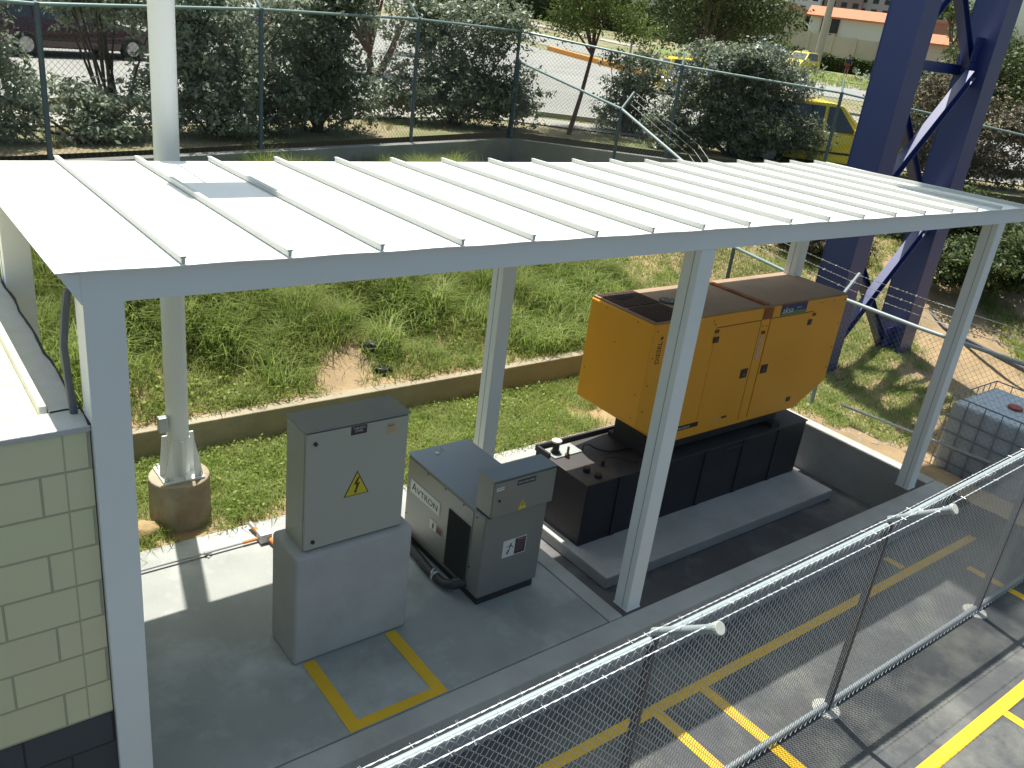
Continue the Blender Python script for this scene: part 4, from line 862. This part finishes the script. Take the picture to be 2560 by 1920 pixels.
# grass: blades in tufts
def grass(name, P, h, w, m, lean=0.5, label=None, cat='grass'):
    n = len(P); a = RNG.random(n)*2*np.pi; d = np.stack([np.cos(a), np.sin(a), np.zeros(n)], 1); s = np.stack([-np.sin(a), np.cos(a), np.zeros(n)], 1)
    h = np.broadcast_to(h, n)*(0.5+0.8*RNG.random(n)); ln = lean*(0.4+1.1*RNG.random(n))*h; w = np.broadcast_to(w, n)*(0.7+0.6*RNG.random(n))
    up = np.array([0, 0, 1.0]); h = h[:, None]; ln = ln[:, None]; w = w[:, None]
    b0 = P-s*w/2; b1 = P+s*w/2; m0 = P+up*h*0.6+d*ln*0.35-s*w*0.42; m1 = P+up*h*0.6+d*ln*0.35+s*w*0.42; t_ = P+up*h*(1-0.28*np.minimum(ln/h, 1.2))+d*ln
    V = np.stack([b0, b1, m1, m0, t_], 1).reshape(-1, 3); i = np.arange(n)[:, None]*5
    idx = np.concatenate([i+0, i+1, i+2, i+3, i+3, i+2, i+4], 1).ravel(); sz = np.tile([4, 3], n)
    o = npmesh(name, V, sz, idx, m); tag(o, label, cat, kind='stuff'); return o
def nf(x, y, f, ph): return np.sin(x*f+ph)*np.sin(y*f*1.13+ph*1.7)+0.5*np.sin(x*f*2.3+1.3*ph+y)*np.sin(y*f*2.1+ph)+0.3*np.sin(x*f*4.7-y*f*3.9)
def tufts(xr, yr, nt, per, zf, sel, spread=0.07):
    X = RNG.uniform(*xr, nt); Y = RNG.uniform(*yr, nt); k = sel(X, Y); X, Y = X[k], Y[k]
    X = np.repeat(X, per)+RNG.normal(size=len(X)*per)*spread; Y = np.repeat(Y, per)+RNG.normal(size=len(Y)*per)*spread
    return np.stack([X, Y, zf(X, Y)-0.01], 1)
m_grass = leafmat('grass_blade', (0.17,0.245,0.05), (0.28,0.32,0.10), 0.6, 0.5, 0.3, 1.2)
m_grass2 = leafmat('grass_bright', (0.20,0.29,0.055), (0.31,0.37,0.12), 0.55, 0.5, 0.3, 1.5)
m_weed = leafmat('weed_leaf', (0.17,0.24,0.035), (0.28,0.33,0.08), 0.5, 0.4, 0.3, 2)
m_dry = leafmat('dry_grass', (0.30,0.22,0.10), (0.18,0.15,0.06), 0.8, 0.2, 0.2, 2)
def bank_ok(x, y, thr=-0.9):
    e = y-YR-0.12; return (e > 0.02) & (y < yper(x)-0.28) & (x < 9.25) & (nf(x, y, 1.15, 0.7)+np.minimum(e*1.0, 1.1)-0.72+0.25*RNG.random(len(x)) > thr)
P = tufts((-4,9.3), (4.0,11.0), 17000, 15, zyard, bank_ok); e_ = P[:, 1]-YR
grass('bank_grass', P, np.clip(0.10+0.13*e_, 0.12, 0.34)*(1+0.5*nf(P[:, 0], P[:, 1], 1.9, 2.0).clip(-.8,1)), 0.0085, m_grass, 0.8, 'tall green grass covering the sloping bank behind the canopy')
P = tufts((-1,9.3), (4.0,9.0), 4500, 16, zyard, lambda x, y: bank_ok(x, y, -0.2) & (nf(x, y, 2.1, 4.0) > 0.1), 0.1)
grass('bank_tall_grass', P, 0.40, 0.011, m_grass2, 0.95, 'bright arching clumps of tall grass on the bank')
P = tufts((-5,9.2), (4.0,9.0), 1500, 4, zyard, lambda x, y: (y > 4.05) & (y < yper(x)-0.3), 0.12)
grass('dry_grass', P, 0.07, 0.007, m_dry, 1.3, 'short dry straw-coloured grass on the bare soil of the bank')
def strip_ok(x, y): return (y > np.where(x > 3.5, 2.64, 2.54)) & (y < YR-0.05) & (x < 9.1) & ((x-1.13)**2+(y-2.88)**2 > 0.085) & (nf(x, y, 1.6, 1.1)+np.minimum((y-2.5)*1.6, 1.2) > -0.15)
P = tufts((-4,9.1), (2.5,3.86), 5200, 15, zyard, strip_ok)
grass('strip_grass', P, 0.14, 0.0075, m_grass2, 0.8, 'green grass in the strip between the slab and the low retaining wall')
def right_ok(x, y): return (x > 8.75) & (y > 1.15+0.25*np.sin(x*3)) & (dper(x, y) > 0.3) & ~((x > 12.3) & (nf(x, y, 0.9, 0.3)+(y-2.9)*0.6 < 0.0)) & ~((x > 11.3) & (y < 1.5))
P = tufts((8.8,24), (0.8,11.5), 17000, 14, zyard, right_ok)
grass('lawn_grass', P, 0.10, 0.010, m_grass2, 0.9, 'green lawn grass around the foot of the blue tower')
P = tufts((9.4,15), (-0.6,1.6), 260, 10, zyard, lambda x, y: (x-11.5)**2+(y-0.75)**2*2.2 < 1.6)
grass('lawn_grass', P, 0.10, 0.010, m_grass2, 0.9, 'patch of green grass spreading behind the bulk liquid tote')
# weeds with round leaves, in drifts
def weeds(name, xr, yr, nt, per, sel, size, h, label):
    P = tufts(xr, yr, nt, per, zyard, sel, 0.085); P[:, 2] += 0.02+h*RNG.random(len(P))**0.7
    o = leaf_mesh(name, P, rand_unit(len(P))*0.3+np.array([0,0,0.6]), size, m_weed, aspect=1.5, up=0.6); tag(o, label, 'weeds', kind='stuff')
weeds('bank_weeds', (-1,9), (4.0,8.8), 1500, 16, lambda x, y: bank_ok(x, y, -0.5) & (nf(x, y, 1.3, 3.0) > 0.15), 0.042, 0.16, 'broad-leaved yellow-green weeds growing in patches on the bank')
weeds('strip_weeds', (0,9), (2.55,3.84), 950, 18, lambda x, y: strip_ok(x, y) & (nf(x, y, 1.7, 2.2) > -0.05), 0.034, 0.12, 'small round-leaved weeds in the strip beside the slab')
weeds('wall_creeper', (0.5,9), (3.84,4.12), 330, 14, lambda x, y: nf(x, y, 2.0, 0.5) > 0.1, 0.03, 0.07, 'little creeping weeds hanging over the top of the low retaining wall')
P = tufts((-6,30), (4,14), 5200, 9, lambda x, y: ztn(x, y), lambda x, y: (dper(x, y) < -0.35) & (dper(x, y) > -4.0) & ((dper(x, y) > -1.8) | (dper(x, y) < -3.4)) & (nf(x, y, 1.0, 2.0) > -0.2))
grass('verge_grass', P, 0.10, 0.012, leafmat('verge_blade', (0.15,0.17,0.04), (0.28,0.24,0.10), 0.6, 0.3, 0.3, 1), 0.9, 'yellow-green grass on the verges between the fence and the street')
P = tufts((50,82), (18,56), 3500, 5, lambda x, y: ztn(x, y)+0.04, lambda x, y: (x > 51+0.0*y) & (np.abs((y-31)+(x-60.5)*1.1) < 9), 0.3)
grass('far_verge_grass', P, 0.25, 0.05, m_grass, 0.9, 'grass on the far verge in front of the hedge')
# stones and loose soil
m_stone = mat('stone', (0.42,0.36,0.27), 0.9, var=0.3, scale=6)
mb = MB(); random.seed(3)
for i in range(420):
    if i < 260: x = random.uniform(11.5,16); y = random.uniform(-1.0,4.2)
    else: x = random.uniform(8.7,10.4); y = random.uniform(0.6,2.6)
    z = float(zyard(x, y)); r_ = random.uniform(0.008,0.035); vs = []
    for k in range(6): a = k*1.047; vs.append((x+r_*math.cos(a)*random.uniform(.7,1.2), y+r_*math.sin(a)*random.uniform(.7,1.2), z))
    mb.add(vs+[(x, y, z+r_*0.8)], [(k, (k+1) % 6, 6) for k in range(6)])
tag(mb.build('loose_stones', m_stone), 'scattered pale stones and gravel on the bare ground beyond the side fence', 'gravel', kind='stuff')
m_bag = mat('black_bag', (0.02,0.025,0.03), 0.35, var=0.3, scale=10)
import bmesh
def lump(name, c, r, m, label, cat, sc=(1,1,0.6), amp=0.35, seg=16):
    bm = bmesh.new(); bmesh.ops.create_icosphere(bm, subdivisions=3, radius=r)
    for v in bm.verts:
        p = v.co; k = 1+amp*(math.sin(p.x*23/ (r*10)*3+1)*math.sin(p.y*31/(r*10)*3+2)+0.5*math.sin(p.z*40/(r*10)*3+p.x*20)); v.co = Vector((p.x*sc[0]*k, p.y*sc[1]*k, p.z*sc[2]*k))
    me = bpy.data.meshes.new(name); bm.to_mesh(me); bm.free(); me.materials.append(m); o = bpy.data.objects.new(name, me); COL.objects.link(o); o.location = c
    for f in me.polygons: f.use_smooth = True
    return tag(o, label, cat)
lump('rubbish_bag', (3.93,4.62,0.52), 0.14, m_bag, 'crumpled black plastic rubbish bag half buried in the grass of the bank', 'rubbish bag')
lump('rubbish_bag', (3.85,4.25,0.40), 0.09, m_bag, 'small black plastic scrap at the edge of the soil just above the retaining wall', 'rubbish bag', sc=(1.2,1,0.4))
lump('boulder', (0.78,2.72,0.0), 0.13, mat('boulder_ochre', (0.36,0.26,0.13), 0.95, var=0.3, scale=8, bump=0.5), 'round ochre boulder beside the mast footing', 'rock', sc=(1.1,0.9,0.9), amp=0.12)
pp = MB().tube([(13.2,-0.3,0.02),(13.9,0.9,0.0),(14.3,1.9,0.02),(14.5,2.9,0.1),(15.1,4.1,0.42)], 0.045, 8)
tag(pp.build('black_hose', m_pipe, smooth=True), 'thick black hose lying on the bare soil at the right edge', 'hose')

# ------------------------------------------------------------------ vehicles
m_tyre = mat('tyre', (0.015,0.015,0.015), 0.8); m_rim = mat('rim', (0.45,0.45,0.46), 0.35, 0.7)
m_glass = mat('car_glass', (0.03,0.035,0.04), 0.08, spec=0.8, var=0.02); m_lampw = mat('headlamp', (0.7,0.7,0.7), 0.2); m_lampr = mat('tail_lamp', (0.45,0.02,0.02), 0.25)
def car(label, x, y, head, paint, group=None, L=3.6, Wd=1.6, H=1.48, suv=False, taxi=False, name='parked_car', dz=0.0):
    """head: heading in radians (0 = +x). Built along +x then turned."""
    z = zt(x, y)+0.01+dz; t = empty(name, (x, y, z), label, 'car', group, rz=head); h = L/2; w = Wd/2
    def part(nm, V, F, m, par=None, bevel=0, smooth=False):
        mb = MB(); mb.add(V, F); o = mb.build(nm, m, None, bevel, smooth); o.parent = par or t; return o
    belt = 0.86 if not suv else 0.98; cab0, cab1 = (-h*0.88, h*0.50)
    prof = [(-h,0.42),(-h*0.99,0.62),(-h*0.96,belt-0.04),(-h*0.86,belt),(h*0.44,belt),(h*0.60,belt-0.03),(h*0.84,belt-0.13),(h*0.97,belt-0.28),(h,0.48),(h*0.97,0.30)]
    wh = 0.62*h; bot = []
    for cxw in (wh, -wh*1.02):
        for k in range(7): a = math.pi*k/6; bot.append((cxw+0.33*math.cos(a), 0.22+0.33*math.sin(a)))
    poly = prof+[(h*0.9,0.22)]+bot+[(-h*0.95,0.22)]
    import bmesh as bmm
    ring = lambda k, inn: [(px_, (w-inn)*k, pz_) for px_, pz_ in poly]
    n = len(poly); V = [(px_, -w*(1 if 0.35 < pz_ < belt-0.1 else 0.95), pz_) for px_, pz_ in poly]+[(px_, w*(1 if 0.35 < pz_ < belt-0.1 else 0.95), pz_) for px_, pz_ in poly]
    F = [tuple(range(n)), tuple(reversed(range(n, 2*n)))]+[(i, i+n, (i+1) % n+n, (i+1) % n) for i in range(n)]
    part('body', V, F, paint, bevel=0.03)
    rt = [(-h*0.90,belt-0.02),(-h*0.80,H-0.06),(-h*0.66,H),(h*0.02,H),(h*0.14,H-0.05),(h*0.50,belt-0.02)]
    if suv: rt = [(-h*0.97,belt-0.02),(-h*0.92,H-0.06),(-h*0.85,H),(h*0.05,H),(h*0.17,H-0.06),(h*0.42,belt-0.02)]
    n = len(rt); yy = [w*0.93, w*0.80, w*0.74, w*0.74, w*0.80, w*0.93]; V = [(a, -b, c) for (a, c), b in zip(rt, yy)]+[(a, b, c) for (a, c), b in zip(rt, yy)]
    F = [tuple(range(n)), tuple(reversed(range(n, 2*n)))]+[(i, i+n, (i+1) % n+n, (i+1) % n) for i in range(n)]
    cabn = part('cabin', V, F, paint, bevel=0.03)
    def lerp3(a, b, k): return tuple(a[i]*(1-k)+b[i]*k for i in range(3))
    for s in (-1, 1):       # side windows: three panes set into the cabin side
        zb, ztop_ = belt+0.03, H-0.09
        def sidept(xf, zf):   # slightly proud of the sloping side
            k = (zf-(belt-0.02))/(H-0.06-(belt-0.02)); return (xf, s*(w*0.93*(1-k)+w*0.80*k+0.012), zf)
        xa, xb, xc, xd = -h*0.78, -h*0.52, -h*0.05, h*0.34
        for q_ in (((xa,zb),(xb-0.04,zb),(xb-0.04,ztop_),(xa+0.10,ztop_)), ((xb+0.02,zb),(xc-0.04,zb),(xc-0.04,ztop_),(xb+0.02,ztop_)), ((xc+0.04,zb),(xd,zb),(h*0.10,ztop_),(xc+0.04,ztop_))):
            V = [sidept(*p) for p in q_]; part('side_window', V+[(p[0], p[1]-s*0.01, p[2]) for p in V], [(0,1,2,3),(7,6,5,4),(0,4,5,1),(1,5,6,2),(2,6,7,3),(3,7,4,0)], m_glass, cabn)
        part('mirror', *MBbox(h*0.30, h*0.38, s*w*0.97, s*(w+0.13), belt+0.02, belt+0.14), paint, bevel=0.02)
        for xx in (-h*0.1, -h*0.55): part('door_handle', *MBbox(xx-0.08, xx+0.06, s*(w*1.0), s*(w+0.018), belt-0.17, belt-0.14), m_blk)
        part('side_moulding', *MBbox(-h*0.6, h*0.52, s*(w*0.995), s*(w+0.012), 0.42, 0.46), m_blk)
    for nm, a, b, ka, kb in (('windshield', rt[4], rt[5], 0.08, 0.92), ('rear_window', rt[1], rt[0], 0.10, 0.80)):
        ya, yb = w*0.70, w*0.80; dx = 0.012 if nm == 'windshield' else -0.012
        P0 = (a[0]*(1-ka)+b[0]*ka+dx, a[1]*(1-ka)+b[1]*ka+0.008); P1 = (a[0]*(1-kb)+b[0]*kb+dx, a[1]*(1-kb)+b[1]*kb+0.008)
        V = [(P0[0],-ya,P0[1]),(P0[0],ya,P0[1]),(P1[0],yb,P1[1]),(P1[0],-yb,P1[1])]
        part(nm, V+[(v[0]-dx,v[1],v[2]-0.008) for v in V], [(0,1,2,3),(7,6,5,4),(0,4,5,1),(1,5,6,2),(2,6,7,3),(3,7,4,0)], m_glass, cabn)
    for xw in (wh, -wh*1.02):
        for s in (-1, 1):
            mb = MB(); mb.tube([(xw, s*(w-0.17), 0.29),(xw, s*(w-0.005), 0.29)], 0.29, 22); o = mb.build('wheel', m_tyre); o.parent = t
            mb = MB(); mb.tube([(xw, s*(w-0.006), 0.29),(xw, s*(w+0.006), 0.29)], 0.18, 16); r_ = mb.build('rim', m_rim); r_.parent = o
    for s in (-1, 1):
        part('headlight', *MBbox(h*0.90, h*0.985, s*w*0.55, s*w*0.9, 0.56, 0.70), m_lampw, bevel=0.02)
        part('tail_light', *MBbox(-h*1.008, -h*0.93, s*w*0.62, s*w*0.93, 0.62, 0.80 if not suv else 1.0), m_lampr, bevel=0.015)
    part('front_bumper', *MBbox(h*0.93, h*1.01, -w*0.9, w*0.9, 0.24, 0.42), paint if not suv else m_blk, bevel=0.03)
    part('rear_bumper', *MBbox(-h*1.02, -h*0.94, -w*0.9, w*0.9, 0.26, 0.44), paint if not suv else m_blk, bevel=0.03)
    if taxi:
        sgn = part('taxi_sign', *MBbox(-h*0.25, -h*0.15, -0.22, 0.22, H+0.005, H+0.11), m_lab, bevel=0.015)
    return t
def MBbox(x0, x1, y0, y1, z0, z1):
    m_ = MB().box(min(x0,x1), max(x0,x1), min(y0,y1), max(y0,y1), z0, z1); return m_.v, m_.f
m_taxi = mat('taxi_yellow', (0.78,0.60,0.03), 0.3, var=0.03, spec=0.6, coat=0.4)
m_maroon = mat('car_maroon', (0.045,0.015,0.022), 0.25, var=0.03, coat=0.5); m_cdark = mat('car_dark', (0.03,0.028,0.04), 0.25, var=0.03, coat=0.5)
hd = math.atan2(-0.654, 0.756)
car('yellow taxi parked just behind the perimeter fence next to the blue tower', 17.6, 8.45, hd, m_taxi, 'yellow taxis in the street', L=3.8, H=1.5, dz=-0.12)
car('yellow taxi half hidden behind the dark tree trunk', 28.3, 21.6, hd+0.15, m_taxi, 'yellow taxis in the street', taxi=True)
car('far yellow taxi facing us beside the hedge and lamp pole', 60.6, 39.6, math.radians(190), m_taxi, 'yellow taxis in the street', taxi=True)
car('dark maroon car behind the bushes near the top left corner', 4.4, 22.0, 0.3, m_maroon, 'dark cars in the street', L=4.4, Wd=1.75, H=1.5)
car('dark car with red tail lamp at the top edge right of the white mast', 11.5, 31.5, 0.25, m_cdark, 'dark cars in the street', L=4.6, Wd=1.8, H=1.75, suv=True)
car('dark reddish car at the top edge left of the forked tree', 17.2, 36.0, 0.2, m_maroon, 'dark cars in the street', L=4.4, Wd=1.75, H=1.5)

# ------------------------------------------------------------------ far walls, houses, poles
m_gwall = mat('garden_wall', (0.50,0.46,0.36), 0.9, var=0.1, scale=0.5, col2=(0.40,0.37,0.30), mix=(0.5,0.7))
gw = empty('garden_wall', (78, 48, 4.2), 'long beige panelled garden wall below the house with the red roof', 'wall')
A_, B_ = Vector((71.5,63.0,0)), Vector((86.5,31.0,0)); nseg = 16; dv = (B_-A_).normalized(); nv = Vector((dv.y, -dv.x, 0))
if nv.x > 0: nv = -nv
for i in range(nseg):
    a = A_.lerp(B_, i/nseg); b = A_.lerp(B_, (i+1)/nseg); za = zt(a.x, a.y); c = [a, b, b-nv*0.2, a-nv*0.2]; zt_ = 6.75-0.75*(i/nseg) if False else 6.35+0.35*math.cos(i*0.2)
    zt_ = 6.75-(i/nseg)*0.9
    mb = MB(); mb.add([(p.x,p.y,3.0) for p in c]+[(p.x,p.y,zt_) for p in c], [(4,5,6,7),(0,1,5,4),(1,2,6,5),(2,3,7,6),(3,0,4,7)]); mb.build('wall_panel', m_gwall, gw)
    c = [a+nv*0.12-dv*0.15, a+nv*0.12+dv*0.15, a-nv*0.3+dv*0.15, a-nv*0.3-dv*0.15]
    mb = MB(); mb.add([(p.x,p.y,3.0) for p in c]+[(p.x,p.y,zt_+0.12) for p in c], [(4,5,6,7),(0,1,5,4),(1,2,6,5),(2,3,7,6),(3,0,4,7)]); mb.build('pilaster', m_gwall, gw)
pnl = A_.lerp(B_, 0.33)
m_hw = mat('house_wall', (0.56,0.49,0.42), 0.85, var=0.05, scale=0.3); m_hw2 = mat('house_white', (0.62,0.64,0.60), 0.85, var=0.05, scale=0.3)
m_tile = mat('roof_tiles', (0.50,0.19,0.10), 0.85, var=0.2, scale=2, stretch=(1,1,4)); m_win = mat('window_dark', (0.03,0.035,0.04), 0.2)
m_frame = mat('window_frame', (0.55,0.48,0.32), 0.7)
def house(name, label, c, rz, w, d, h, roofh, wm, rm, wins=(), z0=None, cat='house', gable='x'):
    z = zt(c[0], c[1])-0.3 if z0 is None else z0; t = empty(name, (c[0], c[1], z), label, cat, rz=rz)
    def pb(nm, mb, m, par=None): o = mb.build(nm, m); o.parent = par or t; return o
    pb('wall', MB().box(-w/2, w/2, -d/2, d/2, 0, h), wm)
    if roofh:
        mb = MB(); e = 0.45
        if gable == 'x': mb.prism([(-d/2-e,h-0.12),(0,h+roofh),(d/2+e,h-0.12),(d/2+e,h+0.06),(0,h+roofh+0.18),(-d/2-e,h+0.06)], -w/2-e, w/2+e, 'x'); g_ = MB().prism([(-d/2,h),(0,h+roofh-0.05),(d/2,h)], -w/2+0.01, w/2-0.01, 'x')
        else: mb.prism([(-w/2-e,h-0.12),(0,h+roofh),(w/2+e,h-0.12),(w/2+e,h+0.06),(0,h+roofh+0.18),(-w/2-e,h+0.06)], -d/2-e, d/2+e, 'y'); g_ = MB().prism([(-w/2,h),(0,h+roofh-0.05),(w/2,h)], -d/2+0.01, d/2-0.01, 'y')
        r_ = pb('roof', mb, rm); pb('gable', g_, wm, r_)
    else: pb('roof', MB().box(-w/2-0.1, w/2+0.1, -d/2-0.1, d/2+0.1, h+0.002, h+0.25), rm)
    for (x, zc, ww, hh) in wins:
        f = pb('window', MB().box(x-ww/2-0.12, x+ww/2+0.12, -d/2-0.08, -d/2-0.002, zc-hh/2-0.12, zc+hh/2+0.12), m_frame if w < 20 else wm)
        pb('pane', MB().box(x-ww/2, x+ww/2, -d/2-0.11, -d/2-0.082, zc-hh/2, zc+hh/2), m_win, f)
        if w < 20: pb('mullion', MB().box(x-0.05, x+0.05, -d/2-0.14, -d/2-0.112, zc-hh/2, zc+hh/2), m_frame, f)
    return t
rzh = math.atan2(-9.5, 4.0)+0.12
hs_ = house('red_roofed_house', 'pale two-storey house with orange tiled roof behind the garden wall', (93.2,57.2), rzh, 8.4, 7.0, 3.75, 1.0, m_hw2, m_tile, wins=[(-1.9,2.75,1.9,1.7)], z0=4.75)
mb = MB(); mb.box(-4.2, -0.4, -4.6, -4.55, 2.05, 2.12); mb.box(-4.2,-0.4,-4.6,-4.55,1.6,1.66)
for k in range(9): mb.box(-4.2+k*0.46, -4.17+k*0.46, -4.59, -4.56, 1.1, 2.05)
o = mb.build('balcony_rail', m_frame); o.parent = hs_
house('pink_gabled_house', 'pinkish gabled house wall to the left of the orange roof, behind the palm', (90.5,66.0), rzh-0.05, 8.6, 7.5, 3.6, 1.1, m_hw, m_tile, z0=5.3, gable='y')
house('roadside_house', 'beige house with orange roof and one window seen between the tower legs', (81.0,38.3), rzh+0.1, 5.4, 4, 2.35, 0.7, m_hw, m_tile, wins=[(0.6,1.4,1.3,0.8)], z0=4.2)
house('white_house', 'white block with small dark windows seen between the tower legs', (112,53), rzh, 4.0, 4, 4.6, 0, m_hw2, m_hw2, wins=[(-0.9,3.4,0.6,0.9),(0.8,3.4,0.6,0.9),(-0.9,1.8,0.6,0.7),(0.8,1.8,0.6,0.7)], z0=5.6)
house('terracotta_house', 'reddish brown house left of the white block between the tower legs', (110,57.0), rzh, 4.6, 4, 4.2, 0, mat('terracotta_wall', (0.36,0.18,0.14), 0.9, var=0.1, scale=0.4), m_tile, z0=5.6)
m_tow = mat('tower_block_grey', (0.34,0.33,0.36), 0.9, var=0.08, scale=0.1); m_tow2 = mat('tower_block_brown', (0.26,0.20,0.20), 0.9, var=0.08, scale=0.1); m_tow3 = mat('tower_block_white', (0.55,0.56,0.60), 0.9, var=0.06, scale=0.1)
rz3 = math.atan2(-22, 11)
def block(label, x, y, w, d, h, m, nx, nz):
    wins = [((-w/2)+(i+0.5)*w/nx, h-2.5-(j)*3.2, w/nx*0.5, 1.5) for i in range(nx) for j in range(nz)]
    house('apartment_block', label, (x, y), rz3, w, d, h, 0, m, m, wins=wins, z0=5.0, cat='building')['group'] = 'distant apartment blocks on the skyline'
block('whitish apartment block furthest left on the skyline', 268, 195, 21, 12, 19.5, m_tow3, 6, 3)
block('reddish apartment block left of centre on the skyline', 277, 186, 22, 12, 22, m_tow2, 6, 4)
block('grey apartment block in the middle of the skyline', 284, 179, 22, 12, 21.0, m_tow, 6, 4)
block('brownish tall apartment block right of the middle on the skyline', 290, 170.5, 22, 12, 21.5, m_tow2, 6, 4)
block('low grey apartment block nearest the blue tower on the skyline', 300, 158, 26, 12, 18.6, m_tow, 7, 3)
block('small grey apartment block with stepped top on the skyline', 318, 169, 9, 9, 22, m_tow, 3, 2)
m_pole = mat('pole_concrete', (0.42,0.38,0.34), 0.85)
up = empty('utility_pole', (64.5,40.85,3.2), 'leaning-looking tapered concrete lamp pole beside the far taxi', 'pole')
MB().tube([(64.5,40.85,3.2),(64.5,40.85,12.5)], [0.33,0.2], 12).build('pole', m_pole, up, smooth=True)
MB().tube([(64.5,40.85,12.3),(63.4,40.3,12.7)], 0.06, 8).build('lamp_arm', m_pole, up)
MB().box(62.9,63.5,40.1,40.5,12.65,12.8).build('lamp_head', m_pole, up, bevel=0.03)
u2 = empty('street_post', (18.53,15.95,2.05), 'thin pale metal post standing by the street left of the twiggy bush', 'post')
MB().tube([(18.53,15.95,2.05),(18.53,15.95,4.1)], 0.035, 8).build('pole', m_pole, u2); MB().cyl(18.53,15.95,3.1,3.25,0.09,12).build('collar', m_pole, u2)
MB().box(18.38,18.68,15.9,16.0,2.0,2.25).build('base', m_walk, u2, bevel=0.01)
# palm
pm_ = empty('palm_tree', (83.5,57.2,4.9), 'small palm tree in front of the pinkish house behind the garden wall', 'palm tree')
MB().tube([(83.5,57.2,4.9),(83.55,57.2,6.2),(83.5,57.2,7.3)], [0.22,0.18,0.15], 8).build('trunk', m_bark, pm_)
mb = MB(); random.seed(5)
for k in range(26):
    a = k*2.4; el = random.uniform(-0.2, 1.2); Lf = random.uniform(1.4, 1.9); c = Vector((83.5,57.2,7.25)); dd = Vector((math.cos(a), math.sin(a), 0)); sd_ = Vector((-dd.y, dd.x, 0)); prev = None
    for i in range(7):
        u = i/6; p = c+dd*(Lf*u*math.cos(el*(1-u*0.5)))+Vector((0,0,Lf*(math.sin(el)*u-0.9*u*u)))
        if prev is not None:
            for s in (-1, 1):
                for q_ in (0, 0.5):
                    b = prev.lerp(p, q_); mb.add([tuple(b), tuple(b+dd*0.07), tuple(b+sd_*s*0.42*(1-u*0.6)+dd*0.18-Vector((0,0,0.16)))], [(0,1,2)])
        prev = p
mb.build('fronds', leafmat('palm_leaf', (0.07,0.10,0.04), (0.13,0.16,0.07), 0.5, 0.25), pm_)
# person walking by the far hedge: one continuous skinned body, clothes as children
def skinned(name, J, E, rad, m, parent=None, sub=2):
    me = bpy.data.meshes.new(name); me.from_pydata([tuple(j) for j in J], E, []); o = bpy.data.objects.new(name, me); COL.objects.link(o); me.materials.append(m)
    sk = o.modifiers.new('skin', 'SKIN'); me.skin_vertices.new() if not me.skin_vertices else None
    for i, r_ in enumerate(rad): me.skin_vertices[0].data[i].radius = (r_, r_*0.85)
    me.skin_vertices[0].data[0].use_root = True
    sb = o.modifiers.new('sub', 'SUBSURF'); sb.levels = sb.render_levels = sub
    dg = bpy.context.evaluated_depsgraph_get(); m2 = bpy.data.meshes.new_from_object(o.evaluated_get(dg)); bpy.data.objects.remove(o)
    if not m2.materials: m2.materials.append(m)
    o = bpy.data.objects.new(name, m2); COL.objects.link(o); o.parent = parent; return o
hp = empty('person', (63.3,37.2,3.08), 'person in dark blue shirt and red shorts walking past the far hedge', 'person', rz=2.0)
J = [(0,0,0.92),(0,0,1.15),(0,0,1.38),(0,0,1.48),(0,0.01,1.62),(0.17,0,1.36),(0.25,0.03,1.10),(0.24,-0.10,0.86),(-0.17,0,1.36),(-0.25,-0.02,1.10),(-0.25,-0.12,0.88),(0.09,0,0.88),(0.10,-0.08,0.48),(0.10,0.04,0.07),(0.10,-0.10,0.03),(-0.09,0,0.88),(-0.10,0.05,0.48),(-0.10,0.18,0.08),(-0.10,0.06,0.03)]
E_ = [(0,1),(1,2),(2,3),(3,4),(2,5),(5,6),(6,7),(2,8),(8,9),(9,10),(0,11),(11,12),(12,13),(13,14),(0,15),(15,16),(16,17),(17,18)]
skinned('body', J, E_, [0.13,0.12,0.11,0.055,0.095,0.055,0.042,0.03,0.055,0.042,0.03,0.085,0.058,0.04,0.035,0.085,0.058,0.04,0.035], mat('skin', (0.30,0.17,0.11), 0.6), hp)
skinned('shirt', [J[0],J[1],J[2],J[5],(0.225,0.02,1.19),J[8],(-0.225,-0.01,1.19)], [(0,1),(1,2),(2,3),(3,4),(2,5),(5,6)], [0.15,0.14,0.125,0.075,0.065,0.075,0.065], mat('shirt_navy', (0.02,0.025,0.08), 0.8), hp)
skinned('shorts', [J[0],J[11],(0.10,-0.05,0.60),J[15],(-0.10,0.03,0.60)], [(0,1),(1,2),(0,3),(3,4)], [0.145,0.105,0.085,0.105,0.085], mat('shorts_red', (0.25,0.03,0.05), 0.8), hp)
bm = bmesh.new(); bmesh.ops.create_icosphere(bm, subdivisions=2, radius=0.1); me = bpy.data.meshes.new('hair'); bm.to_mesh(me); bm.free(); me.materials.append(m_blk)
o = bpy.data.objects.new('hair', me); COL.objects.link(o); o.parent = hp; o.location = (0,0.02,1.66); o.scale = (0.95,1.0,0.8)
for i, (x, y, w, h, z0, lm_, lb_) in enumerate([
    (18.2, 4.6, 2.6, 1.2, 0.95, m_tree_dark, 'round dark shrub near the top of the slope behind the right post of the canopy'),
    (17.0, 2.9, 2.8, 1.1, 0.7, m_tree_dark, 'wide dark shrub at the far right of the slope below the fence'),
    (14.4, 5.6, 1.8, 0.9, 0.75, m_brown_leaf, 'dry brownish shrub on the slope between the two tower legs')]):
    bush(lb_, x, y, w, w*0.7, h, z0=z0, n=6000, lm=lm_, seedn=20+i, group='shrubs on the slope right of the tower')
